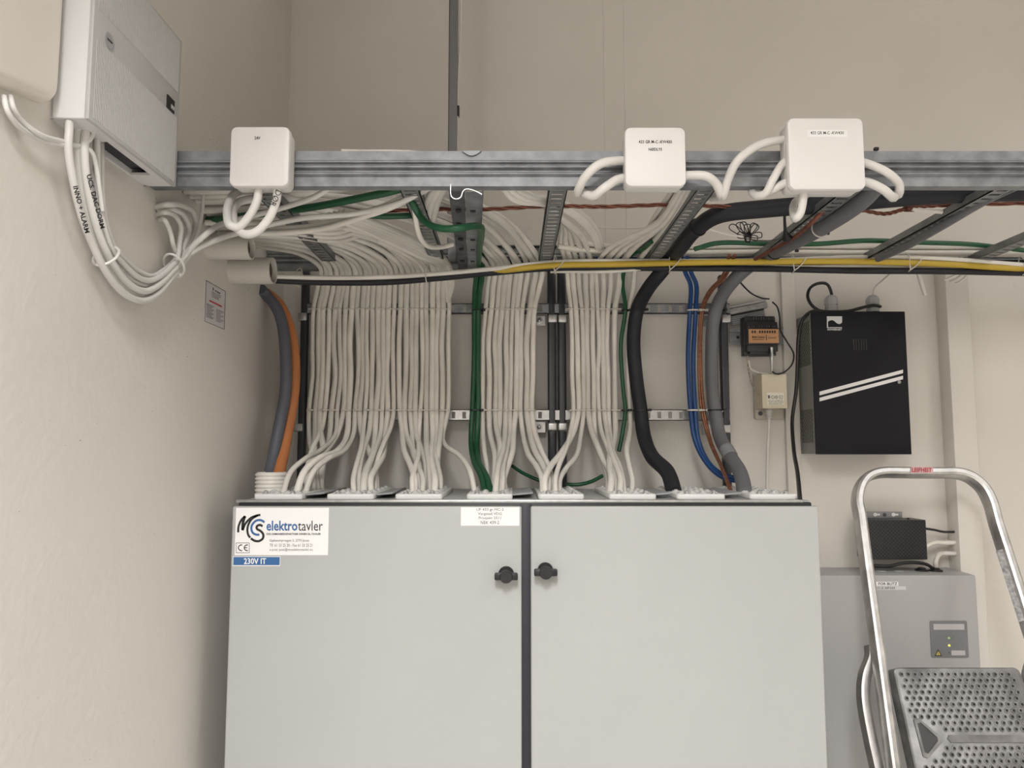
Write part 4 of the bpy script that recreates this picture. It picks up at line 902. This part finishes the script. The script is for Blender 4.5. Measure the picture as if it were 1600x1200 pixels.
obj('leaflet', MB().box((-L_ * .95, -.002, .013), (L_ * .98, .012, .021), .003, 2, M_), mat('clear_film_pale', (.40, .39, .37), .25), LF)
obj('leaflet', MB().box((-L_, -.001, -.032), (L_ * .75, .012, -.008), .002, 1, M_), mat('paper_grey', (.33, .33, .34), .5), LF)
obj('dark_stripe', MB().box((-L_, -.003, -.0085), (L_ * .75, .002, -.0045), .0005, 1, M_), BLACK, LF)
pl_ = MB()
for k in range(4): pl_.box((-L_, -.0018, -.014 - .005 * k), (L_ * .74, -.0006, -.0125 - .005 * k), 0, 1, M_)
obj('page_edge', pl_, INKG, LF)
# silver connector and aerial lead
CN = thing('aerial_connector', P(1206, 580, 1.86), 'silver push-on connector below the black module', 'connector')
obj('plug', MB().lathe(P(1206, 581, 1.87), P(1205.5, 544, 1.87) - P(1206, 581, 1.87), [(0, .0018), (.012, .0022), (.014, .0035), (.028, .0038), (.03, .005), (.044, .005), (.046, .0038), (.058, .004), (.06, .0045), (.063, .0045)], 14), ZINC, CN)
cable(px([(1206, 580, 1.87), (1212, 584, 1.87), (1224, 582, 1.875), (1237, 570, 1.88), (1240, 553, 1.885), (1229, 533, 1.885), (1219.5, 516, 1.885), (1218, 494, 1.89), (1214, 479, 1.90), (1207, 472, 1.91)]), .0021, BLACK, 'thin black aerial lead looping from the silver connector', name='aerial_lead')
cable(px([(1150, 432, 1.80), (1160, 445, 1.84), (1175, 459, 1.88), (1191, 466, 1.905), (1202, 467, 1.912)]), .0021, BLACK, 'thin black lead coming down to the leaflet bundle', name='aerial_lead')
# --- beige adapter
AD = thing('power_adapter', P(1205, 650, 1.93), 'beige plug-in power adapter with upside-down print on the wall', 'adapter')
YA = 1.878
obj('case', MB().box(*bx(1191.5, 584.5, 1229, 638, YA, 1.935, .002)), BEIGE, AD)
a_ = P(1180, 655, 1.935); b_ = P(1223, 584, 1.935)
obj('mounting_plate', MB().box((a_.x, 1.934, a_.z), (b_.x, YB, b_.z), .004, 2), mat('adapter_base', (.52, .48, .40), .5), AD)
c_ = P(1188, 646, 1.934); obj('fixing_hole', MB().lathe(c_, (0, -1, 0), [(0, .006), (.0008, .006), (.0009, .0045), (.0002, .004)], 16), INKG, AD)
rl = obj('rating_label', MB().box(*bx(1199, 613.5, 1225, 633, YA - .0006, YA, 0)), mat('label_cream', (.72, .68, .58), .5), AD)
Y_ = YA - .0010
def inv(t_, u0, v0, u1, v1): o_ = P(u1, v0, Y_); return text(t_, o_, P(u0, v0, Y_) - o_, P(u1, v1, Y_) - o_, INKG, rl)
inv('AC ADAPTOR', 1201, 630, 1222, 632.2); inv('INPUT 230V 50Hz', 1201, 627.3, 1224, 629.3); inv('OUTPUT 12V DC', 1200, 624.8, 1223, 626.8); inv('CE', 1217, 618, 1223.5, 623)
mk = MB(); mk.torus(P(1207.5, 620.5, Y_), (0, 1, 0), .0036, .0006, 14, 4); mk.torus(P(1213, 620.5, Y_), (0, 1, 0), .0030, .0008, 14, 4); mk.box(*bx(1200, 617.5, 1203, 622.5, Y_, Y_ + .0003, 0)); obj('label_mark', mk, INKG, rl)
mb = MB(); c_ = P(1201, 639, 1.905)
mb.lathe(c_ + Vector((0, 0, .002)), (0, 0, -1), [v for k in range(5) for v in ((.0055 * k, .0125 - .0013 * k), (.0055 * k + .003, .0125 - .0013 * k), (.0055 * k + .0035, .009 - .001 * k), (.0055 * k + .005, .009 - .001 * k))], 16)
obj('strain_relief', mb, mat('grey_white_rubber', (.55, .53, .50), .5), AD)
cable([c_ - Vector((0, 0, .015))] + px([(1201, 672, 1.915), (1199.5, 700, 1.92), (1198.5, 740, 1.92), (1198, 775, 1.92)]), .0038, PVC, 'thin white cord hanging below the beige adapter', name='adapter_cord')
cable(px([(1170, 563, 1.90), (1172, 575, 1.91), (1185, 582, 1.915), (1200, 584, 1.92)]), .0024, PVC, 'thin white wire curving from the module to behind the adapter', name='thin_wire')
cable(px([(1168, 556, 1.90), (1170, 580, 1.905), (1174, 598, 1.905), (1185, 616, 1.905), (1192, 624, 1.915)]), .0021, mat('twisted_flex', (.32, .28, .22), .6, noise=.7, nscale=300), 'thin dark and white flecked wire beside the adapter', name='thin_wire')
# --- black power unit
YU = 1.848
PU = thing('power_unit', P(1345, 710, 1.9), 'black wall-mounted power unit with two white diagonal stripes', 'power unit')
a_ = P(1275.5, 710, YU); b_ = P(1414, 486.5, YU); a2 = P(1251, 705, YB)
obj('case', MB().box((a_.x + .002, YU + .004, a_.z + .001), (b_.x - .002, YB, b_.z - .001), .0015, 1), mat('grey_side_sheet', (.30, .30, .28), .5), PU)
for v0, v1 in ((505, 572), (640, 692)):
    z1_, z0_ = P(1262, v0, 1.90).z, P(1262, v1, 1.90).z
    obj('vent_grille', MB().box((a_.x + .0008, YU + .018, z0_), (a_.x + .0025, YB - .014, z1_)), perforated('perforated_side', (.34, .34, .31), (.003, .003, .003), .0105, .31, (1, 2)), PU, 'perforated grey side vent')
fp = obj('front_cover', MB().box((a_.x, YU, a_.z), (b_.x, YU + .006, b_.z), .0015, 2), BLACKCAB, PU)
Yp = YU - .0005
for d in (0, 9.5):
    pts = [P(u, v, Yp) for u, v in ((1280.5, 612 + d), (1411, 577.5 + d), (1411, 583 + d), (1280.5, 617.8 + d))]
    obj('white_stripe', MB().prism(pts, (0, .0008, 0)), PAPER, fp)
def lg(x, y): return P(1280 + x / 20., 480 + y / 20., Yp)
m_ = MB(); wave = spline([lg(*q) for q in ((270, 455), (330, 420), (400, 405), (470, 430), (550, 500), (630, 525), (690, 500), (715, 470))], 4)
m_.add([lg(240, 285), lg(715, 285)] + wave[::-1] + [lg(240, 470)], [list(range(len(wave) + 3))])
m_.add([lg(240, 440), lg(275, 440), lg(275, 640), lg(240, 640)], [[0, 1, 2, 3]]); m_.add([lg(240, 625), lg(715, 625), lg(715, 650), lg(240, 650)], [[0, 1, 2, 3]])
obj('logo_mark', m_, mat('silver_print', (.62, .62, .62), .45), fp); textpx('POWERNET', 1293, 513.5, 1315.5, 516.3, Yp, PAPER, fp, .02)
vt = MB()
for k in range(6): vt.box(*bx(1333 + 4 * k, 530, 1334.6 + 4 * k, 547, Yp - .0003, Yp + .001, 0))
obj('vent_slot', vt, BLACK, fp, kind='stuff')
obj('cam_lock', MB().lathe(P(1404.5, 597, YU), (0, -1, 0), [(0, .0045), (.002, .0045), (.003, .0035), (.003, .001)], 16), ZINC, fp)
def gland(u, v0, v1, Y, lab):
    a_ = P(u, v1, Y); L = P(u, v0, Y).z - a_.z
    return obj('cable_gland', MB().lathe(a_ - Vector((0, 0, .004)), (0, 0, 1), [(0, .0155), (L * .38, .0155), (L * .38, .0135), (L * .45, .0135), (L * .45, .0165), (L * .8, .0165), (L, .012), (L + .003, .008)], 10), mat('grey_gland_plastic', (.42, .42, .42), .5), PU, lab, ang=30)
gland(1299, 461, 485, 1.895, 'grey cable gland'); gland(1364, 461, 485, 1.895, 'grey cable gland')
cable(px([(1299, 470, 1.895), (1299, 458, 1.895), (1292, 444, 1.893), (1278, 443, 1.89), (1266, 450, 1.888), (1262, 462, 1.886), (1267, 475, 1.88), (1280, 485, 1.874), (1300, 487, 1.868), (1325, 486, 1.868), (1350, 480, 1.868), (1366, 477, 1.868), (1376, 479, 1.874)]), .0040, BLACK, 'black cable looping over the left gland of the power unit', name='power_lead')
cable(px([(1300, 489, 1.88), (1284, 486.5, 1.875), (1266, 488, 1.868), (1254, 500, 1.868), (1248, 525, 1.872), (1246, 570, 1.88), (1244, 610, 1.88), (1238, 655, 1.88), (1240, 700, 1.82), (1246, 738, 1.68)]) + [PZ(1250, 1.51, TOPZ + .001)], .0048, BLACK, 'black power lead running down beside the power unit to the cabinet', name='power_lead')
cable(px([(1364, 470, 1.895), (1364, 460, 1.895), (1367, 449, 1.88), (1380, 437, 1.85), (1391, 426, 1.80), (1396, 415, 1.77)]), .0020, PVC, 'thin white wire rising from the right gland of the power unit', name='thin_wire')
cable(px([(1428, 414, 1.72), (1435, 428, 1.74), (1440, 444, 1.77), (1445, 460, 1.80)]), .0052, PVC, 'cut white cable end hanging above the power unit')
for k in range(3):
    cable(px([(1505 + 9 * k, 398, 1.73), (1498 + 9 * k, 412, 1.745), (1494 + 9 * k, 428, 1.76), (1484 + 8 * k, 434 + 3 * k, 1.77), (1476 + 8 * k, 437 + 3 * k, 1.78)]), .0024, PVC, ORD[k] + ' thin white tail from the left hanging below the rail at right', 'thin white tails')
# --- vent box on the wall above the grey enclosure
VB = thing('vented_box', P(1405, 876, 1.9), 'small black perforated box on the wall behind the step ladder', 'vented box')
YQ = 1.885
obj('case', MB().box(*bx(1358, 812.5, 1446.5, 874.5, YQ, YB, .0015)), perforated('perforated_black', (.022, .022, .028), (.0015, .0015, .0015), .0095, .28, (0, 2), .4), VB)
fl = obj('mounting_flange', MB().box(*bx(1352, 799.5, 1409.5, 813, YB - .012, YB - .009, .0005)), mat('flange_steel', (.30, .30, .31), .4, metal=.5), VB, 'grey mounting flange with keyholes')
for u in (1367.5, 1396):
    kh = MB(); kh.lathe(P(u, 804, YB - .012), (0, -1, 0), [(0, .005), (.0005, .005)], 14); q = P(u + 4.5, 804, YB - .0124); kh.box(q - Vector((.005, 0, .0022)), q + Vector((.005, .0004, .0022)))
    obj('keyhole', kh, PAPER, fl)
obj('screw', MB().lathe(P(1382, 804, YB - .012), (0, -1, 0), [(0, .0045), (.002, .0045), (.003, .003)], 12), INKG, fl)
obj('knob', MB().lathe(P(1419, 811, 1.91), (0, 0, 1), [(-.004, .003), (.002, .003), (.003, .002)], 10), BLACK, VB)
# cables from the vent box into the boxed duct
xd_ = xa + .004
for k, (pts, r_, m_, l_) in enumerate((
    ([(1446, 826, 1.91), (1460, 828, 1.915), (1474, 831, 1.918)], .003, BLACK, 'black cable from the vented box into the boxed duct'),
    ([(1440, 862, 1.915), (1448, 853, 1.90), (1460, 848, 1.905), (1474, 848, 1.918)], .0058, PVC, 'upper white cable entering the boxed duct'),
    ([(1463, 889, 1.90), (1462, 878, 1.895), (1466, 868, 1.90), (1474, 865, 1.918)], .0058, PVC, 'lower white cable entering the boxed duct'))):
    cable(px(pts) + [Vector((xd_ + .004, 1.92, P(*pts[-1]).z))], r_, m_, l_)
# --- grey enclosure
YG = 1.83
GE = thing('grey_enclosure', P(1410, 1300, 1.9), 'grey wall enclosure with indicator panel behind the step ladder', 'enclosure')
a_ = P(1272, 899, YG); b_ = P(1525, 899, YG); zt_2 = a_.z; zbm = P(1400, 1290, YG).z
obj('case', MB().box((a_.x, YG + .012, zbm), (b_.x, YB, zt_2 + .0005), .003, 2), GREYBOX, GE)
obj('front_door', MB().box((a_.x, YG, zbm), (b_.x, YG + .014, zt_2), .004, 3), GREYBOX, GE)
for u, Y in ((1440, 1.895), (1462, 1.89)):
    obj('roof_gland', MB().lathe((PZ(u, Y, zt_2).x, Y, zt_2), (0, 0, 1), [(0, .016), (.004, .016), (.006, .010), (.009, .008)], 18), BLACK, GE)
for u in (1377, 1405):
    c_ = PZ(u, 1.89, zt_2); obj('knockout', MB().lathe(c_, (0, 0, 1), [(0, .011), (.0012, .011), (.0016, .009)], 18), mat('knockout_grey', (.55, .55, .55), .4), GE)
cable(px([(1366, 884, 1.89), (1390, 884.5, 1.885), (1410, 880, 1.885), (1430, 879, 1.885), (1448, 882, 1.888), (1458, 888, 1.89)]), .0042, BLACK, 'black cable lying along the top of the grey enclosure')
nl = obj('name_label', MB().box(*bx(1352, 909, 1403.5, 915.5, YG - .0005, YG, 0)), PAPER, GE, 'white label strip'); textpx('FOR BLITZ', 1372.5, 910, 1402, 914.3, YG - .0009, INK, nl, .015)
nl2 = obj('name_label', MB().box(*bx(1352, 916, 1415.5, 922, YG - .0005, YG, 0)), mat('label_clear', (.58, .58, .57), .4), GE, 'pale label strip'); textpx('433 M-C-2 XF101', 1352.5, 917.3, 1398, 920.2, YG - .0009, INK, nl2, .01)
ip = obj('indicator_panel', MB().roundslab(tuple(bx(1455.5, 970, 1511, 1028, YG - .0015, YG, 0)[0]), tuple(bx(1455.5, 970, 1511, 1028, YG - .0015, YG, 0)[1]), .004, .0003, 'y', 4), mat('panel_grey', (.19, .19, .2), .45), GE, 'dark grey indicator panel')
Yi = YG - .0019
for r_ in ((1459, 975, 1506.5, 984), (1487, 1016.5, 1508, 1024)):
    obj('blank_window', MB().box(*bx(*r_, Yi, Yi + .0005, 0)), mat('window_grey', (.50, .48, .48), .4), ip)
for u, v, c_, e_ in ((1482.5, 997, (.35, .5, .2), .25), (1483, 1008.5, (.7, .65, .12), .9)):
    obj('indicator_lamp', MB().lathe(P(u, v, Yi), (0, -1, 0), [(0, .0028), (.001, .0028), (.0022, .0018), (.0026, .0005)], 12), mat('lamp_%d' % v, c_, .3, emit=(c_, e_)), ip, 'small lit indicator lamp')
obj('tick_mark', MB().ribbon([P(1486, 996.5, Yi), P(1487.5, 999, Yi), P(1489.5, 994.5, Yi)], .0012, (0, -1, 0)), mat('tick_green', (.05, .2, .05), .5), ip)
obj('pin_hole', MB().lathe(P(1483, 1020, Yi), (0, -1, 0), [(0, .0012), (.0003, .0012)], 10), INK, ip)
wt = obj('warning_triangle', MB().prism([P(1460.5, 1025, Yi), P(1472, 1025, Yi), P(1466, 1014.5, Yi)], (0, .0004, 0)), INK, ip, 'yellow and black shock warning triangle')
obj('warning_field', MB().prism([P(1462.5, 1023.6, Yi - .0003), P(1470, 1023.6, Yi - .0003), P(1466, 1016.8, Yi - .0003)], (0, .0003, 0)), mat('warning_yellow', (.62, .5, .12), .5), ip)
obj('warning_bolt', MB().ribbon([P(1466.3, 1018, Yi - .0005), P(1465.3, 1020.6, Yi - .0005), P(1466.6, 1020.4, Yi - .0005), P(1466, 1023, Yi - .0005)], .001, (0, -1, 0)), INK, ip)
# ================================================================== folded step ladder leaning by the wall
LK = .40; LY0 = 1.775; LZ0 = P(1430, 738, LY0).z
def Lp(u, v, off=0.0):      # pixel ray met with the leaning plane of the ladder
    d = ray(u, v); n = Vector((0, 1, -LK)); q = Vector((0, LY0 + off, LZ0)); t = (q - C0).dot(n) / d.dot(n); return C0 + d * t
NL = Vector((0, -1, LK)).normalized()        # towards the viewer
SLd = thing('step_ladder', (Lp(1500, 1100).x, 1.2, 0), 'worn aluminium folded step ladder leaning near the right edge', 'step ladder')
def sweep(pts, wd, dp, off, m, name, parent, lab=None, seg=6):
    ax = spline(pts, seg); rings = []
    for i, p in enumerate(ax):
        t = (ax[min(i + 1, len(ax) - 1)] - ax[max(i - 1, 0)]).normalized(); s_ = t.cross(NL).normalized(); r_ = []
        for a_, b_ in ((-.5, .0), (-.42, .5), (-.2, .62), (.2, .62), (.42, .5), (.5, .0), (.5, -.8), (.4, -1), (-.4, -1), (-.5, -.8)):
            r_.append(p + s_ * wd * a_ + NL * (dp * (b_ - .62) / 1.62 + off))
        rings.append(r_)
    return obj(name, MB().loft(rings, True), m, parent, lab, ang=28)
lt = [Lp(u, v) for u, v in ((1349, 803), (1345, 780), (1349, 757), (1361, 741), (1380, 734.5), (1410, 734), (1440, 734.5), (1470, 734.5), (1500, 735), (1521, 741), (1541, 757), (1554, 780), (1564, 815))]
l0, l1 = Lp(1355, 849), Lp(1401, 1185); r0_, r1_ = Lp(1579, 861), Lp(1606, 945)
dl = (l1 - l0); dr2 = (r1_ - r0_); fl_ = l0 + dl * ((l0.z) / -dl.z); fr_ = r0_ + dr2 * (r0_.z / -dr2.z)
sweep([fl_, l1, (l0 + l1) / 2, l0] + lt + [r0_, r1_, r1_ + dr2, fr_], .021, .036, 0, ALU, 'front_frame', SLd, 'bright bent aluminium tube frame')
o_ = .045
r_l = [Lp(1366, 1025, o_), Lp(1356, 1055, o_), Lp(1354, 1090, o_), Lp(1364, 1150, o_), Lp(1375, 1200, o_)]
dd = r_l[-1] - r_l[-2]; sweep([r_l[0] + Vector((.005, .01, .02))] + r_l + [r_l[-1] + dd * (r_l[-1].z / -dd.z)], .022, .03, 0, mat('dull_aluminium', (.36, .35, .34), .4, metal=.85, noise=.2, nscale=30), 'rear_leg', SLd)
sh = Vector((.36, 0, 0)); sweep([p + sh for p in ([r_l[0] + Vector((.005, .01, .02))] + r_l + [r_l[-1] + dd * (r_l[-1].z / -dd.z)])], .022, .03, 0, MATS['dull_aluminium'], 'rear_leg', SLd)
for p in (fl_, fr_): obj('foot', MB().box(p - Vector((.02, .03, 0)), p + Vector((.02, .03, .03)), .006), BLACK, SLd)
sb = obj('brand_sticker', MB().prism([Lp(u, v, -.0012) for u, v in ((1423, 739), (1458, 739.5), (1458, 729.5), (1423, 729))], NL * .0006), mat('sticker_pink', (.62, .42, .42), .45), SLd, 'pale sticker with red lettering')
b0 = Lp(1425, 737.4, -.003); text('LEIFHEIT', b0, Lp(1456, 737.6, -.003) - b0, Lp(1425, 730.6, -.003) - b0, REDINK, sb, .02)
# paint-stained safety sticker on the inner face of the right leg
q = [Lp(u, v, .012) for u, v in ((1556, 861), (1570, 857), (1604, 968), (1592, 972))]
ss = obj('safety_sticker', MB().prism(q, NL * .0008), mat('grey_worn_sticker', (.30, .30, .30), .6, noise=.5, nscale=120), SLd, 'worn grey safety sticker')
# tread plate, tipped up in the folded ladder
tw = [Lp(u, v, -.006) for u, v in ((1398, 1046), (1600, 1046))]
TL = Lp(1396, 1043, -.004); TR = Lp(1592, 1043, -.004); BL = Lp(1447, 1275, -.004); BR = BL + (TR - TL) * 1.06
ex = (TR - TL).normalized(); ey = (BL - TL); ey = (ey - ex * ey.dot(ex)); Wt = (TR - TL).length; Ht = ey.length; ey.normalize(); nz = ey.cross(ex).normalized()
if nz.y > 0: nz = -nz
def tp(a_, b_, h=0.0):       # a,b in 0..1 over the tread, widening slightly downwards
    return TL.lerp(TR, a_) + (BL.lerp(BR, a_) - TL.lerp(TR, a_)) * b_ + nz * h
out = []
for cx, cy, s0 in ((.955, .04, -90), (.955, .96, 0), (.045, .96, 90), (.045, .04, 180)):
    for k in range(5):
        an = math.radians(s0 + 90 * k / 4); out.append((cx + .045 * math.cos(an), cy + .04 * math.sin(an)))
tr = obj('tread', MB().loft([[tp(a_, b_, h) for a_, b_ in out] for h in (-.035, -.002)] + [[tp(.5 + (a_ - .5) * .985, .5 + (b_ - .5) * .985, .0) for a_, b_ in out]], True), ALUT, SLd, 'studded aluminium tread')
nb = MB(); nr = 0
na, nbr = 17, 22
for j in range(nbr):
    for i in range(na):
        a_ = .05 + .9 * (i + (.5 if j % 2 else 0)) / na; b_ = .05 + .9 * j / (nbr - 1)
        if .44 < b_ < .56 or (a_ < .30 and .36 < b_ < .66 and a_ < .3 - abs(b_ - .5) * 1.0): continue
        if a_ > .96: continue
        c_ = tp(a_, b_); R_ = .0052; rings = []
        for rr_, h in ((R_, 0), (R_ * .8, .0016), (R_ * .62, .0016), (R_ * .5, -.0028)):
            rings.append([c_ + (ex * math.cos(2 * math.pi * k / 8) + ey * math.sin(2 * math.pi * k / 8)) * rr_ + nz * (h + .0006) for k in range(8)])
        nb.loft(rings, False); k0 = len(nb.v); 
obj('tread_stud', nb, mat('stud_aluminium', (.38, .38, .38), .36, metal=.8, noise=.35, nscale=60), tr, 'raised pierced studs', kind='stuff')
hl = MB()
for j in range(nbr):
    for i in range(na):
        a_ = .05 + .9 * (i + (.5 if j % 2 else 0)) / na; b_ = .05 + .9 * j / (nbr - 1)
        if .44 < b_ < .56 or (a_ < .30 and .36 < b_ < .66 and a_ < .3 - abs(b_ - .5) * 1.0) or a_ > .96: continue
        c_ = tp(a_, b_, .0009); hl.add([c_ + (ex * math.cos(2 * math.pi * k / 8) + ey * math.sin(2 * math.pi * k / 8)) * .0030 for k in range(8)], [list(range(8))])
obj('stud_hole', hl, BLACK, tr, 'dark holes in the studs', kind='stuff')
obj('centre_rib', MB().loft([[tp(a_, b_, h) for a_, b_ in ((.30, .475), (.93, .475), (.95, .50), (.93, .525), (.30, .525), (.28, .5))] for h in (0, .003)], True), ALUT, tr)
tri = [(.06, .37), (.10, .36), (.235, .49), (.235, .52), (.10, .63), (.07, .62)]
obj('triangle_rim', MB().loft([[tp(a_, b_, 0) for a_, b_ in tri], [tp(a_, b_, .004) for a_, b_ in tri], [tp(.13 + (a_ - .13) * .72, .495 + (b_ - .495) * .78, .004) for a_, b_ in tri], [tp(.13 + (a_ - .13) * .66, .495 + (b_ - .495) * .72, -.002) for a_, b_ in tri]], False), ALUT, tr)
obj('triangle_recess', MB().prism([tp(.13 + (a_ - .13) * .69, .495 + (b_ - .495) * .75, .0006) for a_, b_ in tri], nz * .0006), mat('dark_recess_plate', (.05, .05, .052), .5), tr)
